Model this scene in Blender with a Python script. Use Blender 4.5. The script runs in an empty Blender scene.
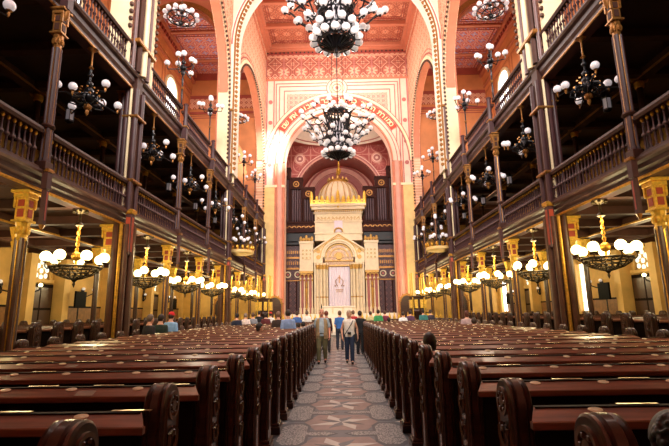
import bpy, math, random
from mathutils import Vector, Matrix
random.seed(7)
PI = math.pi
S = bpy.context.scene
COL = S.collection
sin, cos, R = math.sin, math.cos, math.radians

# ------------------------------------------------------------------ mesh builder
class MB:
    def __init__(s): s.v = []; s.f = []; s.m = []
    def add(s, vs, fs, mi=0):
        n = len(s.v); s.v += [tuple(p) for p in vs]
        for f in fs: s.f.append([n + i for i in f]); s.m.append(mi)
    def box(s, x0, x1, y0, y1, z0, z1, mi=0):
        s.add([(x0,y0,z0),(x1,y0,z0),(x1,y1,z0),(x0,y1,z0),(x0,y0,z1),(x1,y0,z1),(x1,y1,z1),(x0,y1,z1)],
              [(3,2,1,0),(4,5,6,7),(0,1,5,4),(1,2,6,5),(2,3,7,6),(3,0,4,7)], mi)
    def bbox(s, x0, x1, y0, y1, z0, z1, c=.01, mi=0):           # box with chamfered top and bottom
        rings = []
        for z, d in ((z0, c), (z0 + c, 0), (z1 - c, 0), (z1, c)):
            rings.append([(x0+d,y0+d,z),(x1-d,y0+d,z),(x1-d,y1-d,z),(x0+d,y1-d,z)])
        s.loft(rings, mi)
    def loft(s, rings, mi=0, cap=True, close=True):
        n = len(rings[0]); vs = [p for r in rings for p in r]; fs = []
        for k in range(len(rings) - 1):
            for i in range(n if close else n - 1):
                j = (i + 1) % n
                fs.append((k*n+i, k*n+j, (k+1)*n+j, (k+1)*n+i))
        if cap:
            fs.append(tuple(reversed(range(n)))); fs.append(tuple(range((len(rings)-1)*n, len(rings)*n)))
        s.add(vs, fs, mi)
    def lathe(s, prof, c=(0,0,0), n=12, mi=0, cap=True, sx=1, sy=1, ph=0):
        s.loft([[(c[0]+sx*r*cos(ph+2*PI*i/n), c[1]+sy*r*sin(ph+2*PI*i/n), c[2]+z) for i in range(n)] for r, z in prof], mi, cap)
    def sphere(s, c, r, n=10, m=6, mi=0, sx=1, sy=1, sz=1):
        pr = [(max(.001, sin(PI*k/m))*r, -cos(PI*k/m)*r*sz) for k in range(m+1)]
        s.lathe(pr, c, n, mi, True, sx, sy)
    def cyl(s, p0, p1, r0, r1=None, n=8, mi=0):
        r1 = r0 if r1 is None else r1
        s.tube([p0, p1], [r0, r1], n, mi)
    def tube(s, pts, r, n=6, mi=0, closed=False):
        pts = [Vector(p) for p in pts]; k = len(pts)
        rr = r if isinstance(r, (list, tuple)) else [r]*k
        rings = []; up = None
        for i in range(k):
            if closed: d = pts[(i+1)%k] - pts[i-1]
            else: d = pts[min(i+1,k-1)] - pts[max(i-1,0)]
            if d.length < 1e-9: d = Vector((0,0,1))
            d.normalize()
            if up is None:
                a = Vector((0,0,1)) if abs(d.z) < .9 else Vector((1,0,0)); up = (a - d*a.dot(d)).normalized()
            else:
                up = up - d*up.dot(d)
                up = up.normalized() if up.length > 1e-6 else d.orthogonal().normalized()
            w = d.cross(up)
            rings.append([tuple(pts[i] + (up*cos(2*PI*j/n) + w*sin(2*PI*j/n))*rr[i]) for j in range(n)])
        if closed: rings.append(rings[0]); s.loft(rings, mi, cap=False)
        else: s.loft(rings, mi)
    def ring(s, c, Rr, r, n=24, m=6, mi=0):
        s.tube([(c[0]+Rr*cos(2*PI*i/n), c[1]+Rr*sin(2*PI*i/n), c[2]) for i in range(n)], r, m, mi, closed=True)
    def prism(s, poly, a, b, mp, mi=0):
        n = len(poly)
        s.add([mp(u, v, a) for u, v in poly] + [mp(u, v, b) for u, v in poly],
              [tuple(range(n)), tuple(range(2*n-1, n-1, -1))] + [(i, n+i, n+(i+1)%n, (i+1)%n) for i in range(n)], mi)
    def arch(s, uc, Rr, c, ztop, a, b, mp, mi=0, n=32, rv=None):   # wall above a round arch
        rv = rv or Rr
        P = [(uc - Rr*cos(PI*i/n), c + rv*sin(PI*i/n)) for i in range(n+1)]
        for (u0, z0), (u1, z1) in zip(P, P[1:]):
            s.add([mp(u0,z0,a),mp(u1,z1,a),mp(u1,ztop,a),mp(u0,ztop,a),mp(u0,z0,b),mp(u1,z1,b),mp(u1,ztop,b),mp(u0,ztop,b)],
                  [(0,1,2,3),(7,6,5,4),(0,4,5,1),(3,2,6,7)], mi)
    def arc(s, uc, c, R0, R1, a, b, mp, mi=0, t0=0, t1=PI, n=32):  # annular sector
        P = [(t0 + (t1-t0)*i/n) for i in range(n+1)]
        full = abs(t1-t0-2*PI) < 1e-6
        vs = []
        for t in P:
            for rr, d in ((R0,a),(R1,a),(R1,b),(R0,b)): vs.append(mp(uc - rr*cos(t), c + rr*sin(t), d))
        fs = []
        for i in range(n):
            k = 4*i
            for j in range(4): fs.append((k+j, k+(j+1)%4, k+4+(j+1)%4, k+4+j))
        if not full: fs += [(0,3,2,1), (4*n,4*n+1,4*n+2,4*n+3)]
        s.add(vs, fs, mi)
    def mesh(s, name, mats, smooth=False):
        me = bpy.data.meshes.new(name); me.from_pydata(s.v, [], s.f)
        for m in (mats if isinstance(mats, (list, tuple)) else [mats]): me.materials.append(m)
        me.polygons.foreach_set('material_index', s.m)
        if smooth: me.polygons.foreach_set('use_smooth', [True]*len(s.f))
        me.update()
        import bmesh
        bm = bmesh.new(); bm.from_mesh(me); bmesh.ops.recalc_face_normals(bm, faces=bm.faces); bm.to_mesh(me); bm.free()
        if smooth:
            try: me.set_sharp_from_angle(angle=R(40))
            except Exception: pass
        return me
    def build(s, name, mats, parent=None, smooth=False, **k):
        return obj(name, s.mesh(name, mats, smooth), parent, **k)

MX = lambda u, z, d: (d, u, z)
MY = lambda u, z, d: (u, d, z)
MZ = lambda u, v, d: (u, v, d)

def obj(name, me, parent=None, loc=(0,0,0), rz=0, label=None, cat=None, group=None, kind=None):
    o = bpy.data.objects.new(name, me); COL.objects.link(o)
    if parent: o.parent = parent
    o.location = loc; o.rotation_euler = (0,0,rz)
    tag(o, label, cat, group, kind); return o
def tag(o, label=None, cat=None, group=None, kind=None):
    if label: o['label'] = label
    if cat: o['category'] = cat
    if group: o['group'] = group
    if kind: o['kind'] = kind
def thing(name, label, cat, loc=(0,0,0), rz=0, group=None):
    return obj(name, None, None, loc, rz, label, cat, group)
def struct(name, mb, mats, smooth=False, label=None):
    return mb.build(name, mats, None, smooth, kind='structure', label=label)
def dup(root, loc, rz=0, label=None, group=None, sc=None):
    r = root.copy(); COL.objects.link(r); r.location = loc; r.rotation_euler = (0,0,rz)
    if sc: r.scale = sc
    if label: r['label'] = label
    if group: r['group'] = group
    for ch in root.children:
        c = ch.copy(); COL.objects.link(c); c.parent = r
        for g in ch.children:
            d = g.copy(); COL.objects.link(d); d.parent = c
    return r
ONES = ['zeroth','first','second','third','fourth','fifth','sixth','seventh','eighth','ninth','tenth','eleventh','twelfth','thirteenth',
        'fourteenth','fifteenth','sixteenth','seventeenth','eighteenth','nineteenth','twentieth']
def ordn(n):
    if n <= 20: return ONES[n]
    t = {2:'twenty',3:'thirty',4:'forty'}[n//10]
    return (t + '-' + ONES[n%10]) if n % 10 else {30:'thirtieth',40:'fortieth'}[n]

# ------------------------------------------------------------------ materials
def newmat(name):
    m = bpy.data.materials.new(name); m.use_nodes = True
    return m, m.node_tree.nodes, m.node_tree.links, m.node_tree.nodes['Principled BSDF']
def c4(c): return (c[0], c[1], c[2], 1)
def hexc(h):
    r = [int(h[i:i+2], 16)/255 for i in (0,2,4)]
    return tuple(((x+.055)/1.055)**2.4 if x > .04 else x/12.92 for x in r)
def mat(name, h, rough=.5, metal=0, em=0, emc=None, var=.15, scale=6, bump=0, spec=.5, stretch=None, coat=0):
    m, N, L, B = newmat(name); c = hexc(h)
    tc = N.new('ShaderNodeTexCoord'); nz = N.new('ShaderNodeTexNoise'); nz.inputs['Scale'].default_value = scale
    nz.inputs['Detail'].default_value = 4
    src = tc.outputs['Object']
    if stretch:
        mp = N.new('ShaderNodeMapping'); mp.inputs['Scale'].default_value = stretch
        L.new(src, mp.inputs[0]); src = mp.outputs[0]
    L.new(src, nz.inputs['Vector'])
    rp = N.new('ShaderNodeValToRGB')
    rp.color_ramp.elements[0].position = .3; rp.color_ramp.elements[1].position = .7
    rp.color_ramp.elements[0].color = c4([x*(1-var) for x in c]); rp.color_ramp.elements[1].color = c4([min(1, x*(1+var)) for x in c])
    L.new(nz.outputs[0], rp.inputs[0]); L.new(rp.outputs[0], B.inputs['Base Color'])
    B.inputs['Roughness'].default_value = rough; B.inputs['Metallic'].default_value = metal
    B.inputs['Specular IOR Level'].default_value = spec
    if coat: B.inputs['Coat Weight'].default_value = coat; B.inputs['Coat Roughness'].default_value = .12
    if em:
        B.inputs['Emission Color'].default_value = c4(hexc(emc or h)); B.inputs['Emission Strength'].default_value = em
    if bump:
        bp = N.new('ShaderNodeBump'); bp.inputs['Strength'].default_value = bump; L.new(nz.outputs[0], bp.inputs['Height']); L.new(bp.outputs[0], B.inputs['Normal'])
    return m
def ornament(name, base, c2, c3, size=1.0, axes='xz', rough=.6, pet=8, off=(0,0), line=None):
    """painted stencil pattern: rosettes with petals, rings and lozenge dots on a grid"""
    m, N, L, B = newmat(name)
    tc = N.new('ShaderNodeTexCoord'); sp = N.new('ShaderNodeSeparateXYZ'); L.new(tc.outputs['Object'], sp.inputs[0])
    def M(op, a, b=None, c=None):
        n = N.new('ShaderNodeMath'); n.operation = op
        for i, x in enumerate((a, b, c)):
            if x is None: continue
            if isinstance(x, (int, float)): n.inputs[i].default_value = x
            else: L.new(x, n.inputs[i])
        return n.outputs[0]
    ax = {'x':0,'y':1,'z':2}
    u = M('ADD', M('DIVIDE', sp.outputs[ax[axes[0]]], size), off[0]); v = M('ADD', M('DIVIDE', sp.outputs[ax[axes[1]]], size), off[1])
    p = M('SUBTRACT', M('FRACT', u), .5); q = M('SUBTRACT', M('FRACT', v), .5)
    r = M('SQRT', M('ADD', M('MULTIPLY', p, p), M('MULTIPLY', q, q)))
    th = M('ARCTAN2', q, p)
    pr = M('ADD', .24, M('MULTIPLY', M('COSINE', M('MULTIPLY', th, pet)), .09))
    petal = M('LESS_THAN', r, pr)
    ring = M('LESS_THAN', M('ABSOLUTE', M('SUBTRACT', r, .4)), .022)
    core = M('LESS_THAN', r, .07)
    dia = M('ADD', M('ABSOLUTE', p), M('ABSOLUTE', q))
    corner = M('GREATER_THAN', dia, .86)
    edge = M('GREATER_THAN', M('MAXIMUM', M('ABSOLUTE', p), M('ABSOLUTE', q)), .475)
    lz = M('LESS_THAN', M('ABSOLUTE', M('SUBTRACT', dia, .62)), .02)
    def mix(f, a, b):
        n = N.new('ShaderNodeMix'); n.data_type = 'RGBA'
        L.new(f, n.inputs[0])
        for s_, x in ((6, a), (7, b)):
            if isinstance(x, tuple): n.inputs[s_].default_value = c4(x)
            else: L.new(x, n.inputs[s_])
        return n.outputs[2]
    col = mix(petal, hexc(base), hexc(c2))
    col = mix(core, col, hexc(c3)); col = mix(ring, col, hexc(c3)); col = mix(corner, col, hexc(c2))
    col = mix(edge, col, hexc(line or c3)); col = mix(lz, col, hexc(c2))
    nz = N.new('ShaderNodeTexNoise'); nz.inputs['Scale'].default_value = 1.3; L.new(tc.outputs['Object'], nz.inputs['Vector'])
    hv = N.new('ShaderNodeHueSaturation'); L.new(M('ADD', .88, M('MULTIPLY', nz.outputs[0], .24)), hv.inputs['Value']); L.new(col, hv.inputs['Color'])
    L.new(hv.outputs[0], B.inputs['Base Color']); B.inputs['Roughness'].default_value = rough
    return m
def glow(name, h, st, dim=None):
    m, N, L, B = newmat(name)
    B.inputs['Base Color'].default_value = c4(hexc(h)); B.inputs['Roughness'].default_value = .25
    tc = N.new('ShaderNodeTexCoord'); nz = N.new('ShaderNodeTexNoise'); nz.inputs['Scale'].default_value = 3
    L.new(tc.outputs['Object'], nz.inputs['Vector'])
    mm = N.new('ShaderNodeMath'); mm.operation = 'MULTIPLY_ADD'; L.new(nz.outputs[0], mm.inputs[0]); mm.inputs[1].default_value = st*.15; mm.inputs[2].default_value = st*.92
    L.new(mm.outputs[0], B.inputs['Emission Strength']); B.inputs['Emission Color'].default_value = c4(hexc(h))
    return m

M = {}
M['wood']   = mat('pew_wood', '3b2015', .32, var=.4, scale=5, stretch=(1,6,6), coat=.4)
M['post']   = mat('post_wood', '4e2f1f', .36, var=.3, scale=5)
M['desk']   = mat('desk_wood', '7a4a36', .3, var=.34, scale=5, stretch=(.6,7,7), coat=.5)
M['woodD']  = mat('dark_wood', '180b07', .75, spec=.15, var=.35, scale=5, stretch=(1,1,.3))
M['carve']  = mat('carved_wood', '54331f', .38, var=.4, scale=22, bump=.4)
M['brass']  = mat('brass_plate', 'e2d6b4', .3, .1, var=.12, scale=20)
M['strip']  = mat('brass_strip_metal', 'f2dfae', .22, .5, var=.1, scale=20)
M['paper']  = mat('number_card', '8a7868', .5, var=.15, scale=12)
M['iron']   = mat('painted_iron', '45292a', .45, var=.2, scale=4, spec=.35)
M['ironL']  = mat('painted_iron_light', '6b504e', .4, var=.2, scale=4)
M['brown']  = mat('gallery_brown', '46291f', .6, var=.22, scale=3, stretch=(1,.2,1), spec=.25)
M['ceilD']  = mat('gallery_ceiling_dark', '2c1a12', .5, var=.3, scale=3)
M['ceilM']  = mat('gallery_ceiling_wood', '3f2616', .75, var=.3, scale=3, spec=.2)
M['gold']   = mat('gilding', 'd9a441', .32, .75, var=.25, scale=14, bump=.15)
M['goldD']  = mat('old_gilding', '9c6b34', .38, .6, var=.35, scale=18, bump=.3)
M['goldA']  = mat('ark_gilding', 'c79a4c', .5, .25, var=.25, scale=14)
M['goldY']  = mat('bright_gilding', 'e6b94a', .35, .45, var=.25, scale=14)
M['red']    = mat('red_paint', '9c3a22', .45, var=.2)
M['cream']  = mat('cream_stone', 'ead9b0', .55, var=.08, scale=3)
M['creamW'] = mat('warm_white_paint', 'f1e4cf', .5, var=.06, scale=3)
M['yel']    = mat('yellow_stone', 'e0bd78', .55, var=.1, scale=2.5)
M['pink']   = mat('pink_plaster', 'd99a86', .6, var=.08, scale=2)
M['pinkL']  = mat('pale_pink_plaster', 'f0cbb4', .6, var=.07, scale=2)
M['rose']   = mat('rose_plaster', 'b56a62', .6, var=.1, scale=2)
M['roseD']  = mat('deep_rose_paint', 'a0473a', .6, var=.12, scale=2)
M['salmon'] = mat('salmon_plaster', 'c9795a', .6, var=.08, scale=2)
M['orange'] = mat('orange_plaster', 'cd8250', .65, var=.12, scale=1.2)
M['orangeD']= mat('orange_line', '9a5130', .6, var=.12)
M['ochre']  = mat('ochre_wall', 'd0a456', .65, var=.16, scale=1.5)
M['ochreL'] = mat('ochre_pilaster', 'dab066', .6, var=.15, scale=1.5)
M['dado']   = mat('marbled_dado', '8a5f34', .5, var=.3, scale=5)
M['black']  = mat('black_iron', '14151a', .35, .3, var=.3, scale=8)
M['bronze'] = mat('dark_bronze', '4a3d26', .35, .6, var=.5, scale=20)
M['blackm'] = mat('matt_black', '0b0a0a', .5, var=.2)
M['screen'] = mat('screen_black', '060608', .6, var=.1, spec=.05)
M['globeW'] = glow('white_glass_globe', 'e9e1e4', .30)  # faint emission added so the unlit globes stay visible
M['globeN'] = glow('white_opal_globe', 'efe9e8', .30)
M['globeY'] = glow('lit_glass_globe', 'ffe39a', 7)
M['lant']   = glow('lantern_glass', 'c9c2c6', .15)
M['winW']   = glow('daylight_window', 'ffffff', 5)
M['winS']   = glow('leaded_window', 'dfe6d6', 1.3)
M['patF']   = ornament('frieze_stencil', 'b06550', 'dcaa8c', '8c4436', 1.55, 'xz', off=(.5,.03))
M['patF2']  = ornament('small_frieze_stencil', 'd58f74', 'a8523f', 'efc9a8', .45, 'xz', pet=4)
M['patWy']  = ornament('nave_wall_stencil', 'dfa684', 'c68466', 'efcdac', .7, 'yz', pet=6)
M['patC']   = ornament('ceiling_stencil', 'c06e50', 'd99c7c', '9a4f3c', 1.05, 'xy', off=(.5,0))
M['patCs']  = ornament('side_ceiling_stencil', 'c9604c', 'a99ac0', 'efb597', .85, 'xy', pet=4)
M['patR']   = ornament('red_medallion_stencil', 'a94c44', 'b96256', 'c98474', 1.9, 'xz', pet=10, off=(.42,.2))
M['patS']   = ornament('spandrel_stencil', 'd79a84', 'a8766e', 'ecc7ad', .42, 'xz', pet=3)
M['ark']    = mat('ark_ivory', 'ead6b0', .5, var=.08, scale=3)
M['arkgold']= ornament('ark_gold_fret', 'e8d3a0', 'b98a3c', 'f4e6c4', .34, 'xz', pet=4, rough=.45)
M['arktymp']= ornament('ark_tympanum_gold', 'b98236', 'e8c070', '8c5a24', .5, 'xz', pet=10, rough=.35)
M['curtain']= mat('white_curtain', 'e6dae6', .7, var=.04, scale=4)
M['pipe']   = mat('organ_pipe', '5a4448', .5, 0, var=.12, scale=2)
M['organ']  = mat('organ_case', '3d1c14', .6, var=.25, scale=4, spec=.15)
M['screenP']= ornament('choir_screen_panel', '4a2526', '70403a', '2a1416', .5, 'xz', pet=4, rough=.5)
M['maroon'] = mat('maroon_wall', '5a2f31', .6, var=.2)
M['tileR']  = mat('floor_brick_tile', '8b726b', .45, var=.18, scale=9)
M['tileG']  = mat('floor_slate_tile', '5c5e66', .45, var=.16, scale=9)
M['tileD']  = mat('floor_dark_tile', '3c3e45', .45, var=.16, scale=9)
M['tileW']  = mat('floor_white_tile', 'c2beb9', .42, var=.08, scale=9)
def mosaic():
    m, N, L, B = newmat('floor_pebble_mosaic')
    tc = N.new('ShaderNodeTexCoord'); vo = N.new('ShaderNodeTexVoronoi'); vo.feature = 'DISTANCE_TO_EDGE'; vo.inputs['Scale'].default_value = 26
    L.new(tc.outputs['Object'], vo.inputs['Vector'])
    rp = N.new('ShaderNodeValToRGB'); rp.color_ramp.elements[0].position = .04; rp.color_ramp.elements[1].position = .16
    rp.color_ramp.elements[0].color = c4(hexc('4a494e')); rp.color_ramp.elements[1].color = c4(hexc('aaa6a2'))
    L.new(vo.outputs[0], rp.inputs[0]); L.new(rp.outputs[0], B.inputs['Base Color']); B.inputs['Roughness'].default_value = .45
    return m
M['mosaic'] = mosaic()

# ------------------------------------------------------------------ measured layout
W = 6.2                       # nave half width
YK = lambda k: 8.849 + 3.865*k
G1, L1 = 4.19, 4.60           # lower gallery: underside of fascia, ledge
G2, L2 = 8.39, 8.90           # upper gallery
WO = 12.8                     # outer walls
YW, YE, YB = -5.0, 36.0, 45.0
ZC = 24.6; ZS = 22.4
SIDE = {-1: 'left', 1: 'right'}

# ------------------------------------------------------------------ camera
def camera():
    f, t, yaw, roll, cx = 447.251, .197, -.012, -.016, .032
    cm = bpy.data.cameras.new('camera'); o = bpy.data.objects.new('camera', cm); COL.objects.link(o)
    fw = Vector((sin(yaw)*cos(t), cos(yaw)*cos(t), sin(t))); r = Vector((cos(yaw), -sin(yaw), 0)); u = r.cross(fw)
    r2 = r*cos(roll) + u*sin(roll); u2 = -r*sin(roll) + u*cos(roll)
    mt = Matrix((r2, u2, -fw)).transposed().to_4x4(); mt.translation = (cx, 0, 1.62)
    o.matrix_world = mt; cm.sensor_width = 36; cm.lens = 36*f/669; cm.clip_start = .05; cm.clip_end = 200
    S.camera = o
camera()

# ------------------------------------------------------------------ people
def skin_obj(mb, name, m, parent, vox, smooth_it=3):
    me = mb.mesh(name, [m], True)
    o = bpy.data.objects.new('tmp', me); COL.objects.link(o)
    md = o.modifiers.new('r', 'REMESH'); md.mode = 'VOXEL'; md.voxel_size = vox; md.use_smooth_shade = True
    ms = o.modifiers.new('s', 'SMOOTH'); ms.factor = .5; ms.iterations = smooth_it
    bpy.context.view_layer.update()
    ev = o.evaluated_get(bpy.context.evaluated_depsgraph_get())
    nm = bpy.data.meshes.new_from_object(ev); nm.name = name
    bpy.data.objects.remove(o); bpy.data.meshes.remove(me)
    if not nm.materials: nm.materials.append(m)
    return obj(name, nm, parent)
def ell(c, rx, ry, n=14): return [(c[0]+rx*cos(2*PI*i/n), c[1]+ry*sin(2*PI*i/n), c[2]) for i in range(n)]
def limb(b, pts, rs):
    for i in range(len(pts)-1): b.cyl(pts[i], pts[i+1], rs[i], rs[i+1], 10)
    for p, r_ in zip(pts, rs): b.sphere(p, r_, 10, 6)
matc = {}
def cloth(h, rough=.85):
    if (h, rough) not in matc: matc[(h, rough)] = mat('cloth_'+h, h, rough, var=.14, scale=14, bump=.15)
    return matc[(h, rough)]
def person(label, x, y, face, pose, hair, shirt, trousers, skin='d9a184', H=1.75, vox=.014, sleeve='short', hairlen='short', belly=1.0, cap=None, extras=None, fluffy=0, group=None):
    """facing -Y at face=0"""
    r = thing('person', label, 'person', (x, y, 0), R(face), group)
    k = H/1.75; r.scale = (k,k,k)
    sk = cloth(skin, .55)
    if pose == 'sit':
        hip = .56; tz = .56
    else: hip = .92; tz = .92
    lean = .0
    sh = Vector((0, lean, tz+.455)); hd = Vector((0, lean-.03, tz+.665))
    # joints
    if pose == 'walk':
        legs = [[(-.09,0,hip),(-.10,-.13,.50),(-.10,-.10,.09),(-.10,-.24,.05)], [(.09,0,hip),(.10,.0,.49),(.10,.20,.14),(.10,.08,.06)]]
        arms = [[(-.172,0,sh.z),(-.245,.08,sh.z-.28),(-.255,-.04,sh.z-.53)], [(.172,0,sh.z),(.245,.04,sh.z-.28),(.25,-.12,sh.z-.50)]]
    elif pose == 'walk2':
        legs = [[(-.08,0,hip),(-.09,.03,.50),(-.09,.16,.12),(-.09,.03,.06)], [(.08,0,hip),(.08,-.12,.50),(.08,-.12,.09),(.08,-.26,.05)]]
        arms = [[(-.16,0,sh.z),(-.26,.05,sh.z-.27),(-.24,-.10,sh.z-.5)], [(.16,0,sh.z),(.26,.1,sh.z-.26),(.27,.02,sh.z-.5)]]
    elif pose == 'sit':
        legs = [[(-.1,0,hip),(-.11,-.30,.52),(-.11,-.30,.09),(-.11,-.40,.05)], [(.1,0,hip),(.11,-.30,.52),(.11,-.30,.09),(.11,-.40,.05)]]
        arms = [[(-.165,0,sh.z),(-.205,-.08,sh.z-.29),(-.10,-.22,sh.z-.36)], [(.165,0,sh.z),(.205,-.08,sh.z-.29),(.10,-.22,sh.z-.36)]]
    else:
        legs = [[(-.1,0,hip),(-.11,-.01,.5),(-.11,.02,.09),(-.12,-.12,.05)], [(.1,0,hip),(.11,-.02,.5),(.11,.02,.09),(.12,-.12,.05)]]
        arms = [[(-.168,0,sh.z),(-.215,.03,sh.z-.3),(-.22,-.12,sh.z-.48)], [(.168,0,sh.z),(.215,.03,sh.z-.3),(.2,-.16,sh.z-.42)]]
    # body: one continuous surface
    b = MB(); ry = .105*belly
    torso = [((0,.01,tz-.08),.14,.10),((0,0,tz),.165,.115),((0,-.01,tz+.12),.15,.105*belly),((0,-.01,tz+.25),.16,.11*belly),((0,0,tz+.38),.17,.11),((0,0,tz+.455),.165,.095),((0,.01,tz+.50),.125,.08),((0,.01,tz+.54),.07,.06),((0,-.0,tz+.60),.052,.052)]
    b.loft([ell(c, a, e) for c, a, e in torso]); b.sphere((0,0,tz-.05), .13, 12, 8, 0, 1.1, .85, .8)
    b.cyl((0,0,tz+.5), tuple(hd), .055, .05, 10)
    b.sphere(tuple(hd+Vector((0,.005,.025))), .095, 16, 12, 0, .82, 1.0, 1.22)          # skull
    b.sphere(tuple(hd+Vector((0,-.035,-.045))), .06, 12, 8, 0, .95, .9, .95)              # jaw
    b.lathe([(.006,.02),(.017,-.03),(.004,-.036)], tuple(hd+Vector((0,-.098,0))), 8)      # nose
    for sx in (-1, 1): b.sphere(tuple(hd+Vector((sx*.082,.01,-.005))), .026, 8, 5, 0, .4, .7, 1.1)
    for lg in legs:
        limb(b, lg[:3], [.085,.056,.04]); limb(b, [lg[2], lg[3]], [.042,.032])
    for si, ar in enumerate(arms):
        limb(b, ar, [.052,.04,.028])
        e, w_ = Vector(ar[1]), Vector(ar[2]); d = (w_-e).normalized(); side = Vector((1 if si == 0 else -1, 0, 0))
        side = (side - d*side.dot(d)).normalized(); nn = d.cross(side)
        pc = w_ + d*.05; b.cyl(tuple(w_), tuple(w_+d*.09), .028, .036, 8); b.sphere(tuple(w_+d*.06), .038, 8, 6)
        for j in range(4):                                                              # fingers, unequal and curled
            o_ = nn*(.028*(j-1.5)*.8); ln = (.075,.085,.08,.062)[j]
            p0 = w_+d*.085+o_; p1 = p0+d*ln*.5; p2 = p1+d*ln*.4+side*.02; p3 = p2+d*ln*.2+side*.022
            limb(b, [tuple(p0), tuple(p1), tuple(p2), tuple(p3)], [.0105,.0098,.009,.008])
        t0 = w_+d*.03-nn*.025; t1 = t0+d*.035-nn*.02+side*.012; t2 = t1+d*.03+side*.012
        limb(b, [tuple(t0), tuple(t1), tuple(t2)], [.013,.0115,.009])
    skin_obj(b, 'body', sk, r, vox*.75, 2)
    # shirt
    b = MB(); g = .016
    b.loft([ell(c, a+g, e+g) for c, a, e in [((0,.0,tz-.06),.165,.115)] + torso[1:7]] + [ell((0,.01,tz+.525), .085, .07)])
    for ar in arms:
        if sleeve == 'long': limb(b, ar, [.060,.055,.042])
        elif sleeve == 'short':
            e = Vector(ar[0]).lerp(Vector(ar[1]), .72); limb(b, [ar[0], tuple(e)], [.060,.064])
        else: limb(b, [ar[0], tuple(Vector(ar[0]).lerp(Vector(ar[1]), .12))], [.056,.053])
    skin_obj(b, 'shirt', cloth(shirt), r, vox, 3)
    # trousers
    b = MB()
    b.loft([ell(c, a, e) for c, a, e in (((0,.01,tz-.12),.15,.11),((0,.01,tz-.04),.18,.125),((0,0,tz+.05),.172,.125))])
    for lg in legs:
        a_ = Vector(lg[1]).lerp(Vector(lg[2]), .93); limb(b, [lg[0], lg[1], tuple(a_)], [.105,.078,.066])
    skin_obj(b, 'trousers', cloth(trousers), r, vox, 3)
    for lg in legs:
        b = MB(); a_, t_ = Vector(lg[2]), Vector(lg[3]); d = (t_-a_).normalized()
        b.sphere(tuple(a_+Vector((0,.02,-.02))), .05, 10, 6, 0, .9, 1, .9); limb(b, [tuple(a_+Vector((0,.02,-.03))), tuple(t_+Vector((0,0,-.005)))], [.048,.042])
        skin_obj(b, 'shoe', cloth('1c1917', .4), r, vox, 2)
    # hair
    b = MB(); c = hd+Vector((0,.018,.05))
    if hairlen != 'bald':
        fl = 1+fluffy; n = 20; rings = []; q = hd+Vector((0,.016,.042))
        for i in range(13):
            ph = -1.05 + (PI/2-.04+1.05)*i/12
            ring_ = []
            for j in range(n):
                X_, Y_, Z_ = q[0]+.091*fl*cos(ph)*cos(2*PI*j/n), q[1]+.108*fl*cos(ph)*sin(2*PI*j/n), q[2]+.118*fl*sin(ph)
                lim = -.02 if Z_ < hd.z+.045 else (-.085 if Z_ < hd.z+.09 else -.2)
                ring_.append((X_, max(Y_, q[1]-.016+lim), Z_))
            rings.append(ring_)
        b.loft(rings)
        if hairlen in ('bob', 'long'):
            dz = .13 if hairlen == 'bob' else .24
            b.sphere((c[0], c[1]+.035, c[2]-dz*.45), .09, 12, 8, 0, .95, .65, dz/.11)
        if fluffy:
            for i in range(260):
                a, p_ = random.uniform(0, 2*PI), random.uniform(-.4, 1.4)
                b.sphere((c[0]+.10*fl*cos(a)*cos(p_), c[1]+.02+.10*fl*sin(a)*cos(p_)*(1 if sin(a) > -.2 else .6), c[2]+.1*fl*sin(p_)), random.uniform(.009,.018), 5, 4)
        o = skin_obj(b, 'hair', cloth(hair, .6), r, .006 if fluffy else vox*.8, 1)
    else:
        b.lathe([(.093,-.05),(.101,-.02),(.104,.015),(.10,.04),(.07,.07)], (c[0],c[1]+.022,c[2]-.03), 16, sx=.88)
        skin_obj(b, 'hair', cloth(hair, .7), r, vox*.8, 1)
    if cap:
        b = MB(); b.lathe([(.104,0),(.103,.04),(.085,.085),(.04,.11),(.005,.115)], (c[0],c[1]-.005,c[2]+.0), 16, sx=.9); b.bbox(c[0]-.07,c[0]+.07,c[1]-.17,c[1]-.06,c[2],c[2]+.015,.005)
        b.build('cap', cloth(cap), r, True)
    # face
    if vox < .02:
        b = MB()
        for sx in (-1, 1):
            b = MB(); b.sphere(tuple(hd+Vector((sx*.030,-.082,.018))), .008, 8, 5, 0, 1.3, .8, .7); b.build('eye', cloth('2a1d18', .3), r, True)
            b = MB(); b.tube([tuple(hd+Vector((sx*u,-.092+u*.3,.036-abs(u-.03)*.3))) for u in (.014,.03,.046)], .004, 4); b.build('eyebrow', cloth('6b5646', .7), r, True)
        b = MB(); b.tube([tuple(hd+Vector((u,-.088+abs(u)*.3,-.058-abs(u)*.05))) for u in (-.025,-.01,.01,.025)], .005, 5); b.build('mouth', cloth('a05a4c', .5), r, True)
    if extras: extras(r, tz)
    return r

def man_vest(r, tz):
    b = MB()
    for sx in (-1, 1):
        rings = []
        for z, rx, ry_ in ((tz-.14,.205,.165),(tz,.205,.17),(tz+.15,.2,.175),(tz+.3,.20,.165),(tz+.42,.195,.14),(tz+.50,.15,.115)):
            a0, a1 = (-PI/2+.42, PI/2+.02)
            rings.append([(sx*rx*cos(a0+(a1-a0)*i/12), ry_*sin(a0+(a1-a0)*i/12), z) for i in range(13)] + [(sx*(rx-.02)*cos(a1-(a1-a0)*i/12), (ry_-.02)*sin(a1-(a1-a0)*i/12), z) for i in range(13)])
        b.loft(rings)
    b.build('vest', cloth('a8906c'), r, True)
    for sx in (-1, 1):
        b = MB(); b.bbox(sx*.11-.05, sx*.11+.05, -.17, -.14, tz-.06, tz+.05, .01); b.build('vest_pocket', cloth('9a8260'), r)
    b = MB(); b.tube([(.172*cos(i*PI/8), .13*sin(i*PI/8), tz+.03) for i in range(16)], .02, 5, closed=True); b.build('belt', cloth('2c211a', .5), r)
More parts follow.
